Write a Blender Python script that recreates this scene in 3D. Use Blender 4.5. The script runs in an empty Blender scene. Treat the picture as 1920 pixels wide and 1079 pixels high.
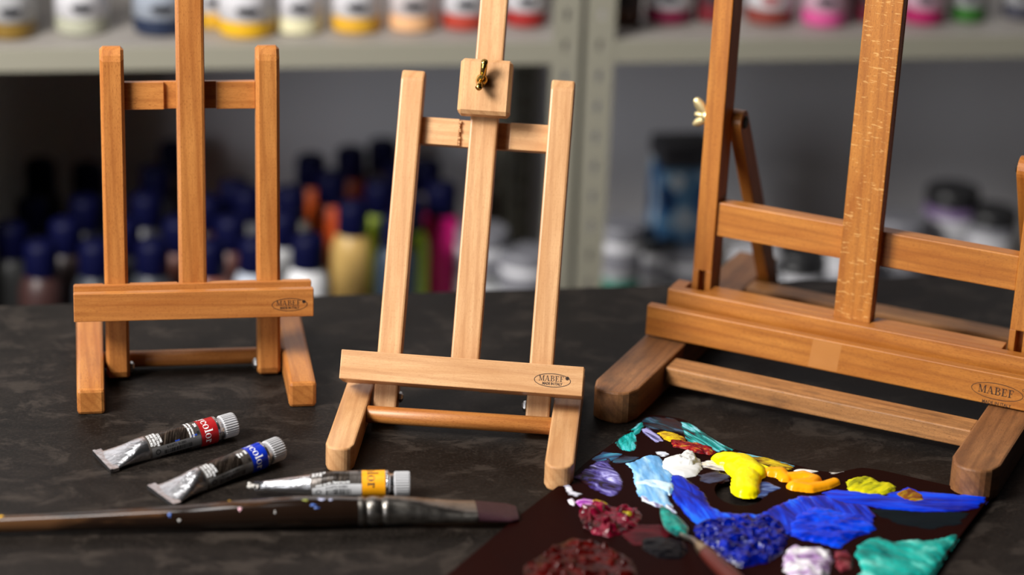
import bpy, bmesh, math, random
import numpy as np
from mathutils import Vector, Matrix, geometry
R = math.radians
random.seed(4)
sc = bpy.context.scene
col = sc.collection
S = 0.01            # the script works in centimetres; meshes are stored in metres
TZ = 75.0           # table top above the floor
# ------------------------------------------------------------------ camera
F, PITCH, ROLL, H = 4533.0, R(21.238), R(2.229), 75.287
FW = Vector((0, math.cos(PITCH), -math.sin(PITCH)))
UP0 = Vector((0, math.sin(PITCH), math.cos(PITCH)))
RT = math.cos(ROLL)*Vector((1, 0, 0)) + math.sin(ROLL)*UP0
UP = -math.sin(ROLL)*Vector((1, 0, 0)) + math.cos(ROLL)*UP0
CAM = Vector((0, 0, H))
cd = bpy.data.cameras.new('camera'); cam = bpy.data.objects.new('camera', cd); col.objects.link(cam)
cd.sensor_width = 36; cd.lens = F*36/1920; cd.clip_start = .05
M4 = Matrix((RT, UP, -FW)).transposed().to_4x4(); M4.translation = (CAM + Vector((0, 0, TZ)))*S
cam.matrix_world = M4
cd.dof.use_dof = True; cd.dof.focus_distance = 1.775; cd.dof.aperture_fstop = 2.5; cd.dof.aperture_blades = 0
sc.camera = cam

def ray(px, py):
    return FW + RT*((px-960)/F) - UP*((py-539.5)/F)
def at(px, py, z=0.0):
    """the point at height z (cm above the table) seen at a pixel"""
    d = ray(px, py); return CAM + d*((z-H)/d.z)
def at_plane(px, py, p0, n):
    d = ray(px, py); return CAM + d*((p0-CAM).dot(n)/d.dot(n))

# ------------------------------------------------------------------ objects
def tag(o, label=None, cat=None, group=None, kind=None):
    if label: o['label'] = label
    if cat: o['category'] = cat
    if group: o['group'] = group
    if kind: o['kind'] = kind
    return o
def empty(name, loc, rz=0.0):
    o = bpy.data.objects.new(name, None); o.empty_display_size = .02
    o.location = (loc[0]*S, loc[1]*S, (loc[2]+TZ)*S); o.rotation_euler = (0, 0, rz)
    col.objects.link(o); return o
class MB:
    """collects geometry (cm); one mesh per build"""
    def __init__(s): s.v = []; s.f = []; s.m = []; s.sm = []
    def add(s, verts, faces, m=0, smooth=False):
        b = len(s.v); s.v += [tuple(v) for v in verts]
        for f in faces: s.f.append(tuple(b+i for i in f)); s.m.append(m); s.sm.append(smooth)
        return s
    def bm(s, bm_, m=0, smooth=False, mat=None):
        bm_.verts.index_update()
        vs = [(mat @ v.co if mat else v.co) for v in bm_.verts]
        s.add(vs, [[v.index for v in f.verts] for f in bm_.faces], m, smooth); bm_.free(); return s
    def box(s, lo, hi, bev=.1, m=0, mat=None):
        return s.prism([(lo[0], lo[1]), (hi[0], lo[1]), (hi[0], hi[1]), (lo[0], hi[1])], lo[2], hi[2], 'z', bev, m, mat)
    def prism(s, poly, lo, hi, axis='z', bev=.1, m=0, mat=None, seg=2, ang=25, smooth=False):
        """polygon extruded along an axis; x: poly=(y,z)  y: poly=(z,x)  z: poly=(x,y)"""
        def P(a, b, c):
            return {'x': (c, a, b), 'y': (b, c, a), 'z': (a, b, c)}[axis]
        b = bmesh.new()
        l0 = [b.verts.new(P(p[0], p[1], lo)) for p in poly]; l1 = [b.verts.new(P(p[0], p[1], hi)) for p in poly]
        n = len(poly); b.faces.new(l0[::-1]); b.faces.new(l1)
        for i in range(n): b.faces.new((l0[i], l0[(i+1) % n], l1[(i+1) % n], l1[i]))
        bmesh.ops.recalc_face_normals(b, faces=b.faces)
        if bev > 0:
            es = [e for e in b.edges if e.calc_face_angle(0) > R(ang)]
            bmesh.ops.bevel(b, geom=es, offset=bev, segments=seg, profile=.5, affect='EDGES', clamp_overlap=True)
        return s.bm(b, m, smooth, mat)
    def lathe(s, prof, n=32, m=0, mat=None, smooth=True, axis='z', close=True):
        """prof: (r, t) along the axis"""
        vs = []; fs = []
        for r, t in prof:
            for k in range(n):
                a = 2*math.pi*k/n; c, q = r*math.cos(a), r*math.sin(a)
                p = Vector({'x': (t, c, q), 'y': (q, t, c), 'z': (c, q, t)}[axis]); vs.append(mat @ p if mat else p)
        for i in range(len(prof)-1):
            for k in range(n):
                fs.append((i*n+k, i*n+(k+1) % n, (i+1)*n+(k+1) % n, (i+1)*n+k))
        s.add(vs, fs, m, smooth)
        if close:
            s.add(vs[:n], [tuple(range(n-1, -1, -1))], m, False); s.add(vs[-n:], [tuple(range(n))], m, False)
        return s
    def build(s, name, mats, parent=None, mat=None):
        me = bpy.data.meshes.new(name)
        me.from_pydata([(x*S, y*S, z*S) for x, y, z in s.v], [], s.f)
        for m in (mats if isinstance(mats, (list, tuple)) else [mats]): me.materials.append(m)
        me.polygons.foreach_set('material_index', s.m); me.polygons.foreach_set('use_smooth', s.sm); me.update()
        o = bpy.data.objects.new(name, me); col.objects.link(o)
        if parent: o.parent = parent
        if mat is not None:
            mm = mat.copy(); mm.translation = mm.translation*S
            if not parent: mm.translation.z += TZ*S
            o.matrix_basis = mm
        elif not parent: o.location.z = TZ*S
        return o
def T(x, y, z): return Matrix.Translation((x, y, z))
def frame_mat(o, x, y, z):
    m = Matrix((x, y, z)).transposed().to_4x4(); m.translation = o; return m

# ------------------------------------------------------------------ materials
def newmat(name):
    m = bpy.data.materials.new(name); m.use_nodes = True; nt = m.node_tree
    b = nt.nodes['Principled BSDF']; return m, nt, b
def N(nt, t, **kw):
    n = nt.nodes.new(t)
    for k, v in kw.items():
        if k in n.inputs: n.inputs[k].default_value = v
        else: setattr(n, k, v)
    return n
def L(nt, a, b): nt.links.new(a, b)
def rgba(c): return (c[0], c[1], c[2], 1)
def ramp(nt, stops, interp='LINEAR'):
    r = N(nt, 'ShaderNodeValToRGB'); e = r.color_ramp.elements; r.color_ramp.interpolation = interp
    while len(e) < len(stops): e.new(.5)
    for q, (p, c) in zip(e, stops): q.position = p; q.color = rgba(c) if len(c) == 3 else c
    return r
def mix(nt, fac, a, b, mode='MIX'):
    n = N(nt, 'ShaderNodeMix', data_type='RGBA', blend_type=mode)
    for sock, v in ((n.inputs[0], fac), (n.inputs[6], a), (n.inputs[7], b)):
        if hasattr(v, 'is_linked'): L(nt, v, sock)
        elif isinstance(v, (int, float)): sock.default_value = v
        else: sock.default_value = rgba(v)
    return n.outputs[2]
def coords(nt, scale, rand=True, rot=(0, 0, 0)):
    tc = N(nt, 'ShaderNodeTexCoord'); mp = N(nt, 'ShaderNodeMapping'); mp.inputs['Scale'].default_value = scale; mp.inputs['Rotation'].default_value = rot
    if rand:
        oi = N(nt, 'ShaderNodeObjectInfo'); ad = N(nt, 'ShaderNodeVectorMath', operation='MULTIPLY_ADD')
        ad.inputs[1].default_value = (1.7, 2.3, 1.1)
        L(nt, oi.outputs['Random'], ad.inputs[0]); L(nt, tc.outputs['Object'], ad.inputs[2]); L(nt, ad.outputs[0], mp.inputs['Vector'])
    else: L(nt, tc.outputs['Object'], mp.inputs['Vector'])
    return mp.outputs[0]
def noise(nt, vec, scale=1.0, detail=3.0, rough=.55, dist=0.0):
    n = N(nt, 'ShaderNodeTexNoise'); n.inputs['Scale'].default_value = scale; n.inputs['Detail'].default_value = detail
    n.inputs['Roughness'].default_value = rough; n.inputs['Distortion'].default_value = dist
    L(nt, vec, n.inputs['Vector']); return n.outputs['Fac']
def bump(nt, b, h, strength=.2, dist=.0005):
    n = N(nt, 'ShaderNodeBump'); n.inputs['Strength'].default_value = strength; n.inputs['Distance'].default_value = dist
    L(nt, h, n.inputs['Height']); L(nt, n.outputs[0], b.inputs['Normal'])
def plain(name, c, rough=.5, metal=0.0, spec=.5, coat=0.0):
    m, nt, b = newmat(name); b.inputs['Base Color'].default_value = rgba(c); b.inputs['Roughness'].default_value = rough
    b.inputs['Metallic'].default_value = metal; b.inputs['Specular IOR Level'].default_value = spec; b.inputs['Coat Weight'].default_value = coat
    return m
_w = {}
WOODS = {'pale': ((.49, .250, .103), (.63, .365, .175), (.34, .145, .052)), 'honey': ((.365, .124, .026), (.50, .205, .050), (.21, .058, .011)),
         'amber': ((.37, .120, .016), (.52, .205, .036), (.21, .058, .008)), 'worn': ((.20, .078, .026), (.32, .140, .050), (.085, .032, .012)),
         'dusty': ((.32, .135, .042), (.50, .235, .082), (.12, .05, .02))}
def wood(kind, axis, rays=False):
    key = (kind, axis, rays)
    if key in _w: return _w[key]
    c0, c1, c2 = WOODS[kind]
    m, nt, b = newmat('wood_%s_%s' % (kind, axis))
    def sc3(along, across): return tuple(along if a == axis else across for a in 'xyz')
    broad = noise(nt, coords(nt, sc3(9, 90)), 1, 3, .5, .6)
    fine = noise(nt, coords(nt, sc3(60, 1100)), 1, 3, .6)
    pore = noise(nt, coords(nt, sc3(430, 3000)), 1, 2, .5)
    wv = N(nt, 'ShaderNodeTexWave', wave_type='BANDS', bands_direction='DIAGONAL'); wv.inputs['Scale'].default_value = 1.0
    wv.inputs['Distortion'].default_value = 7; wv.inputs['Detail'].default_value = 2; wv.inputs['Detail Scale'].default_value = .5
    L(nt, coords(nt, sc3(2.2, 70)), wv.inputs['Vector'])
    base = mix(nt, ramp_out(nt, broad, .3, .7), c0, c1)
    base = mix(nt, scale_val(nt, ramp_out(nt, wv.outputs['Fac'], .62, 1.0), .30), base, c2)
    base = mix(nt, scale_val(nt, ramp_out(nt, fine, .42, .75), .35), base, c2)
    base = mix(nt, scale_val(nt, ramp_out(nt, pore, .585, .66), .75 if kind != 'pale' else .42), base, c2)
    if rays:
        ry = noise(nt, coords(nt, (130, 600, 600)), 1, 3, .6)
        base = mix(nt, scale_val(nt, ramp_out(nt, ry, .60, .65), .5), base, (.80, .47, .16))
    if kind in ('worn', 'dusty'):
        st = noise(nt, coords(nt, sc3(30, 80)), 1, 4, .6)
        base = mix(nt, scale_val(nt, ramp_out(nt, st, .5, .72), .6), base, (.07, .035, .018))
    L(nt, base, b.inputs['Base Color'])
    b.inputs['Roughness'].default_value = .40 if kind not in ('worn', 'dusty') else .5
    b.inputs['Specular IOR Level'].default_value = .45
    bump(nt, b, fine, .12, .0003)
    _w[key] = m; return m
def ramp_out(nt, v, lo, hi):
    n = N(nt, 'ShaderNodeMapRange'); n.inputs['From Min'].default_value = lo; n.inputs['From Max'].default_value = hi
    L(nt, v, n.inputs['Value']); return n.outputs[0]
def scale_val(nt, v, k):
    n = N(nt, 'ShaderNodeMath', operation='MULTIPLY'); L(nt, v, n.inputs[0]); n.inputs[1].default_value = k; return n.outputs[0]

INK = plain('printed_ink', (.035, .014, .006), .6)
STEEL = plain('zinc_steel', (.5, .5, .5), .35, 1)
BRASS = plain('brass', (.62, .40, .10), .22, 1)
BRASS_DULL = plain('pale_brass', (.85, .70, .36), .4, .8)

# ------------------------------------------------------------------ lettering
def stroke(a, b, w):
    a = Vector(a); b = Vector(b); d = (b-a).normalized(); n = Vector((-d.y, d.x))*w/2
    return [a-n, b-n, b+n, a+n]
def quad(x0, y0, x1, y1): return [Vector((x0, y0)), Vector((x1, y0)), Vector((x1, y1)), Vector((x0, y1))]
def para(x0, x1, y0, x2, x3, y1): return [Vector((x0, y0)), Vector((x1, y0)), Vector((x3, y1)), Vector((x2, y1))]
def arc(cx, cy, rx, ry, a0, a1, wt, wn, n=18):
    """ring arc, thick wt at the sides, thin wn at top and bottom"""
    out = []; prev = None
    for i in range(n+1):
        a = R(a0+(a1-a0)*i/n); c, s_ = math.cos(a), math.sin(a)
        w = wn+(wt-wn)*c*c
        o = Vector((cx+rx*c, cy+ry*s_)); q = Vector((cx+(rx-w)*c, cy+(ry-wn)*s_))
        if prev: out.append([prev[1], prev[0], o, q])
        prev = (o, q)
    return out
def serif_glyph(ch):
    t, n, s_ = .17, .08, .085
    if ch == 'M': return 1.02, [quad(.10, 0, .16, 1), para(.42, .56, .02, .06, .24, 1), para(.44, .51, .02, .80, .86, 1), quad(.78, 0, .94, 1), quad(0, 0, .27, s_), quad(.70, 0, 1.02, s_), quad(0, 1-s_, .24, 1), quad(.80, 1-s_, 1.02, 1)]
    if ch == 'A': return .90, [para(.06, .13, 0, .40, .47, 1), para(.62, .82, 0, .36, .50, 1), quad(.2, .30, .66, .36), quad(-.02, 0, .25, s_), quad(.53, 0, .92, s_)]
    if ch == 'B': return .80, [quad(.12, 0, .29, 1), quad(0, 0, .46, s_), quad(0, 1-s_, .44, 1), quad(.2, .49, .46, .55)] + arc(.42, .76, .28, .24, -90, 90, .16, s_) + arc(.44, .27, .33, .27, -90, 90, .17, s_)
    if ch == 'E': return .78, [quad(.12, 0, .29, 1), quad(0, 0, .70, s_), quad(0, 1-s_, .66, 1), quad(.2, .48, .50, .54), para(.62, .70, 0, .67, .73, .26), para(.60, .66, .76, .58, .66, 1), quad(.46, .36, .51, .66)]
    if ch == 'F': return .74, [quad(.12, 0, .29, 1), quad(0, 0, .44, s_), quad(0, 1-s_, .68, 1), quad(.2, .46, .50, .52), para(.62, .68, .74, .60, .68, 1), quad(.46, .34, .51, .64)]
    if ch == 'P': return .84, [quad(.12, 0, .31, 1.0), quad(0, 0, .45, s_), quad(0, 1-s_, .44, 1.0)] + arc(.42, .72, .36, .28, -90, 90, .18, s_)
    if ch == 'o': return .70, arc(.33, .33, .33, .36, 0, 360, .17, .05, 30)
    if ch == 'c': return .62, arc(.33, .33, .33, .36, 45, 320, .17, .05, 26) + arc(.50, .52, .09, .09, 0, 360, .09, .09, 10)
    if ch == 'l': return .40, [quad(.10, 0, .27, 1.05), quad(0, 0, .37, s_), quad(0, 1.0, .27, 1.05)]
    if ch == 'r': return .56, [quad(.10, 0, .27, .68), quad(0, 0, .38, s_), quad(0, .63, .27, .68)] + arc(.38, .50, .17, .17, 20, 170, .06, .06, 10) + arc(.46, .55, .09, .09, 0, 360, .09, .09, 10)
    if ch == 'y': return .68, [para(.26, .38, -.02, .06, .25, .66), para(.20, .27, -.28, .52, .58, .66), quad(0, .62, .31, .67), quad(.44, .62, .68, .67)] + arc(.14, -.2, .09, .09, 0, 360, .09, .09, 10)
def serif_text(txt, h, gap=.08):
    """flat polygons, baseline at y=0, centred on x"""
    out = []; x = 0
    for ch in txt:
        w, ps = serif_glyph(ch)
        out += [[Vector((p.x+x, p.y))*h for p in q] for q in ps]; x += w+gap
    W = (x-gap)*h
    return [[Vector((p.x-W/2, p.y)) for p in q] for q in out], W
def sans_text(txt, h, bold=.02, narrow=1.0):
    cu = bpy.data.curves.new('lettering', 'FONT'); cu.body = txt; cu.offset = bold; cu.resolution_u = 2; cu.align_x = 'CENTER'
    ob = bpy.data.objects.new('lettering', cu); col.objects.link(ob)
    dg = bpy.context.evaluated_depsgraph_get(); me = bpy.data.meshes.new_from_object(ob.evaluated_get(dg))
    k = h/.70
    out = [[Vector((me.vertices[i].co.x*k*narrow, me.vertices[i].co.y*k)) for i in p.vertices] for p in me.polygons]
    bpy.data.meshes.remove(me); bpy.data.objects.remove(ob); bpy.data.curves.remove(cu); return out
def put(mb, polys, fn, m):
    for q in polys: mb.add([fn(p.x, p.y) for p in q], [tuple(range(len(q)))], m)
def ellipse_ring(rx, ry, w, n=64):
    out = []
    for i in range(n):
        a, b = 2*math.pi*i/n, 2*math.pi*(i+1)/n
        out.append([Vector((rx*math.cos(a), ry*math.sin(a))), Vector((rx*math.cos(b), ry*math.sin(b))), Vector(((rx-w)*math.cos(b), (ry-w)*math.sin(b))), Vector(((rx-w)*math.cos(a), (ry-w)*math.sin(a)))])
    return out
def emblem(mb, fn, rx, ry, m, inside=True):
    put(mb, ellipse_ring(rx, ry, .055), fn, m)
    h = ry*.80 if inside else ry*.95
    t, W = serif_text('MABEF', h); k = rx*1.36/W
    y0 = -ry*.14 if inside else -ry*.42
    put(mb, t, lambda x, y: fn(x*k-.08, y+y0), m)
    if inside:
        put(mb, sans_text('MADE IN ITALY', ry*.36, .05, .80), lambda x, y: fn(x, y-ry*.66), m)
        put(mb, arc(0, 0, ry*.11, ry*.11, 0, 360, .2, .2, 12), lambda x, y: fn(x+rx*.80, y+ry*.42), m)
    else:
        put(mb, sans_text('MADE IN ITALY', ry*.40, .02, .85), lambda x, y: fn(x+.05, y-ry*1.62), m)
        put(mb, arc(0, 0, .10, .10, 0, 360, .035, .035, 14), lambda x, y: fn(x+rx*.98, y+ry*.80), m)

# ------------------------------------------------------------------ the setting
def table_material():
    m, nt, b = newmat('dark_mottled_laminate')
    big = noise(nt, coords(nt, (9, 11, 9), False), 1, 6, .62, .5)
    mid = noise(nt, coords(nt, (26, 34, 26), False), 1, 6, .65, 1.2)
    isl = noise(nt, coords(nt, (22, 34, 22), False), 1, 9, .72, .5)
    fine = noise(nt, coords(nt, (420, 420, 420), False), 1, 4, .6)
    a = mix(nt, ramp_out(nt, mid, .34, .68), (.0050, .0039, .0032), (.0130, .0102, .0084))
    a = mix(nt, scale_val(nt, ramp_out(nt, isl, .515, .60), .6), a, (.040, .0315, .0256))
    a = mix(nt, scale_val(nt, ramp_out(nt, big, .52, .40), .40), a, (.009, .007, .006))
    a = mix(nt, scale_val(nt, ramp_out(nt, fine, .50, .75), .32), a, (.05, .039, .032))
    L(nt, a, b.inputs['Base Color'])
    rg = N(nt, 'ShaderNodeMapRange'); rg.inputs['To Min'].default_value = .42; rg.inputs['To Max'].default_value = .58
    L(nt, mid, rg.inputs['Value']); L(nt, rg.outputs[0], b.inputs['Roughness'])
    b.inputs['Specular IOR Level'].default_value = .09
    bump(nt, b, fine, .4, .0004); return m
YAWT = R(11.0); RX = Vector((math.cos(YAWT), math.sin(YAWT), 0)); RY = Vector((-math.sin(YAWT), math.cos(YAWT), 0))
E0 = at(933, 543.5)                       # a point of the far table edge
tb = empty('table', (E0.x, E0.y, 0), YAWT); tag(tb, 'dark brown mottled table under the easels and paint tubes', 'table')
MB().box((-105, -115, -3.2), (110, 0, 0), .15).build('tabletop', table_material(), tb)
leg_m = plain('black_powder_coat', (.02, .02, .02), .5)
for x in (-98, 103):
    for y in (-108, -8): MB().box((x-2.5, y-2.5, -75), (x+2.5, y+2.5, -3.2), .2).build('leg', leg_m, tb)
def grey_wall():
    m, nt, b = newmat('painted_wall'); n = noise(nt, coords(nt, (3, 3, 3), False), 1, 4)
    L(nt, mix(nt, n, (.80, .79, .82), (.85, .84, .87)), b.inputs['Base Color']); b.inputs['Roughness'].default_value = .8; return m
def floor_m():
    m, nt, b = newmat('grey_floor'); n = noise(nt, coords(nt, (5, 5, 5), False), 1, 5)
    L(nt, mix(nt, n, (.10, .095, .09), (.16, .15, .14)), b.inputs['Base Color']); b.inputs['Roughness'].default_value = .6; return m
G0 = at_plane(1092, 120, Vector((0, 239.5, 0)), RY)     # gap between the two shelving units, on their front plane
G0.z = 0
rackM = frame_mat(G0, RX, RY, Vector((0, 0, 1)))
DEP = 40.0
tag(MB().box((-260, DEP+2, -75), (260, DEP+14, 170), 0).build('wall_back', grey_wall(), None, rackM), kind='structure')
tag(MB().box((-260, -300, -80), (260, DEP+2, -75), 0).build('floor', floor_m(), None, rackM), kind='structure')

# ------------------------------------------------------------------ shelving units behind the table
rack_m = plain('olive_grey_enamel', (.30, .285, .225), .45)
shelf_top_m = plain('pale_shelf_board', (.30, .275, .25), .55)
dark_panel = plain('dark_side_sheet', (.05, .05, .05), .6)
zb = at_plane(1000, 121.5, G0, RY).z; zt = at_plane(1000, 79, G0, RY).z
Z_UP, Z_LOW = zt, -28.5
def upright(mb, x0, x1, y0, side):
    """perforated angle: slotted front flange x0..x1 plus a flange running back at x=side"""
    t = .22; step = 3.30; zc = 12.0-step*26.0
    xm = (x0+x1)/2; w, h = .34, .62
    z = zc
    rows = 42
    for k in range(rows):
        lo = zc+k*step-step/2; hi = lo+step; c = (lo+hi)/2
        out = [(x0, lo), (x1, lo), (x1, c), (x1, hi), (x0, hi), (x0, c)]
        inn = [(xm-w*.55, c-h), (xm+w*.55, c-h), (xm+w, c), (xm+w*.55, c+h), (xm-w*.55, c+h), (xm-w, c)]
        for yy, fl in ((y0, False), (y0+t, True)):
            vs = [(p[0], yy, p[1]) for p in out+inn]
            fs = [(i, (i+1) % 6, 6+(i+1) % 6, 6+i) for i in range(6)]
            mb.add(vs, [f[::-1] if fl else f for f in fs])
        vs = [(p[0], y0, p[1]) for p in inn]+[(p[0], y0+t, p[1]) for p in inn]
        mb.add(vs, [(i, (i+1) % 6, 6+(i+1) % 6, 6+i) for i in range(6)])
    a, b = zc-step/2, zc+rows*step-step/2
    mb.box((side-t/2, y0+(t if y0 < 10 else -3.2), a), (side+t/2, y0+(3.4 if y0 < 10 else 0), b), 0)
    for xe in (x0, x1): mb.add([(xe, y0, a), (xe, y0+t, a), (xe, y0+t, b), (xe, y0, b)], [(0, 1, 2, 3)])
    return mb
def shelving(name, label, xl, xr, panel):
    t = empty(name, G0, YAWT); tag(t, label, 'shelving unit')
    fl = (xl+.35, xl+3.3); fr = (xr-2.95, xr)
    for (x0, x1), sd in ((fl, fl[0]+.11), (fr, fr[1]-.11)):
        upright(MB(), x0, x1, 0, sd).build('upright', rack_m, t)
        upright(MB(), x0, x1, DEP-.3, sd).build('upright', rack_m, t)
    for z, nm in ((Z_UP, 'shelf'), (Z_LOW, 'shelf')):
        mb = MB(); h = zt-zb
        mb.box((xl+3.0, .05, z-h), (xr-2.7, .35, z-.02), .06)
        mb.box((xl+.7, .35, z-h*.6), (xr-.4, DEP-.6, z), .04, 1)
        mb.box((xl+3.0, .35, z-h), (xr-2.7, .9, z-h+.2), .04)
        o = mb.build(nm, [rack_m, shelf_top_m], t)
    if panel: MB().box((xl-.25, .2, -70), (xl+.05, DEP, 60), .02).build('side_panel', dark_panel, t)
    return t
lu = shelving('metal_shelving_unit', 'olive grey metal shelving unit behind the two small easels', -66, -.33, True)
ru = shelving('metal_shelving_unit', 'olive grey metal shelving unit behind the large easel', .0, 110, False)

# paint jars on the upper shelf
lab_m = plain('white_label', (.72, .71, .74), .5)
ink_m = plain('label_black', (.02, .02, .025), .5)
cap_m = plain('black_cap', (.02, .02, .022), .4)
def jar(px, hw, py, c, label, name='paint_jar', lab=lab_m, mark=None, small_label=True):
    p = at(px, py, Z_UP); dep = (p-CAM).dot(FW); r = hw/F*dep
    vd = Vector((p.x, p.y, 0)).normalized(); q = p+vd*r
    t = empty(name, q); tag(t, label, 'paint jar', 'paint jars on the upper shelf')
    a0 = math.atan2(-vd.y, -vd.x)
    t.rotation_euler = (0, 0, a0)
    MB().lathe([(r*.82, 0), (r*.96, .12), (r, .45), (r, 8.6), (r*.9, 9.3), (r*.72, 9.7)], 40).build('body', plain('jar_paint', c, .35), t)
    mb = MB(); rr = r+.03
    mb.lathe([(rr-.03, 1.75), (rr, 1.76), (rr, 7.9), (rr-.03, 7.91)], 48, close=False)
    vs = []; fs = []; n = 14                 # the dark brush-stroke device printed on the label front
    for i in range(n+1):
        s_ = i/n*2-1; th = s_*.42+.02; w = .42*(1-abs(s_)**4)+.05; zc = 2.85+.12*s_*s_
        for dz in (-w, w): vs.append(((rr+.012)*math.cos(th), (rr+.012)*math.sin(th), zc+dz))
    fs = [(2*i, 2*i+2, 2*i+3, 2*i+1) for i in range(n)]
    mb.add(vs, fs, 1)
    mb.build('label', [lab, mark or ink_m], t)
    MB().lathe([(r*.80, 9.5), (r*.82, 9.6), (r*.82, 11.3), (r*.76, 11.5)], 32).build('lid', cap_m, t)
    return t
blue_lab = plain('bluish_label', (.36, .40, .47), .5); pink_lab = plain('pinkish_label', (.66, .42, .52), .5); grey_lab = plain('grey_label', (.45, .45, .46), .5)
warm_lab = plain('warm_white_label', (.66, .60, .60), .5); red_mark = plain('label_red', (.30, .02, .02), .5)
jar(22, 47, 77, (.22, .13, .02), 'paint jar with a dark mustard base, leftmost on the upper shelf', lab=grey_lab)
jar(154, 50, 69, (.42, .42, .32), 'paint jar with a pale grey green base above the left easel post', lab=lab_m)
jar(304, 54, 71, (.012, .022, .055), 'navy based paint jar with a bluish label, left of the left easel mast', lab=blue_lab)
jar(404, 48, 57, (.62, .34, .02), 'yellow paint jar half hidden behind the left easel mast')
jar(463, 54, 75, (.75, .42, .012), 'large yellow based paint jar just right of the left easel mast')
jar(561, 46, 68, (.72, .68, .44), 'cream based paint jar, second right of the left easel mast')
jar(668, 48, 66, (.70, .38, .03), 'golden yellow paint jar, between the cream and the peach jars')
jar(773, 47, 63, (.78, .44, .22), 'peach based paint jar above the middle easel left post', lab=warm_lab)
jar(872, 47, 60, (.42, .05, .03), 'brick red paint jar just left of the middle easel mast')
jar(985, 40, 54, (.33, .02, .018), 'deep red paint jar just right of the middle easel mast')
jar(1168, 34, 50, (.10, .04, .02), 'dark brown paint jar just right of the double upright', lab=plain('brown_label', (.08, .06, .06), .5))
jar(1252, 46, 49, (.20, .012, .05), 'plum based paint jar with a white label, left of the large easel')
jar(1335, 34, 44, (.16, .012, .02), 'dark red paint jar close behind the large easel left post', lab=plain('maroon_label', (.13, .04, .05), .5))
jar(1441, 46, 50, (.22, .04, .03), 'paint jar with a red label mark, right of the large easel left post', mark=red_mark)
jar(1544, 44, 53, (.62, .09, .28), 'bright pink paint jar left of the large easel mast', lab=pink_lab)
jar(1628, 38, 45, (.14, .012, .03), 'dark maroon paint jar tucked behind the large easel mast', lab=plain('maroon_label', (.13, .04, .05), .5))
jar(1730, 40, 49, (.36, .012, .10), 'magenta paint jar just right of the large easel mast', lab=pink_lab)
jar(1812, 35, 44, (.03, .14, .02), 'green based paint jar, second from right on the shelf', lab=grey_lab)
jar(1912, 34, 40, (.05, .05, .07), 'slate paint jar, rightmost on the upper shelf', lab=grey_lab)

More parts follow.
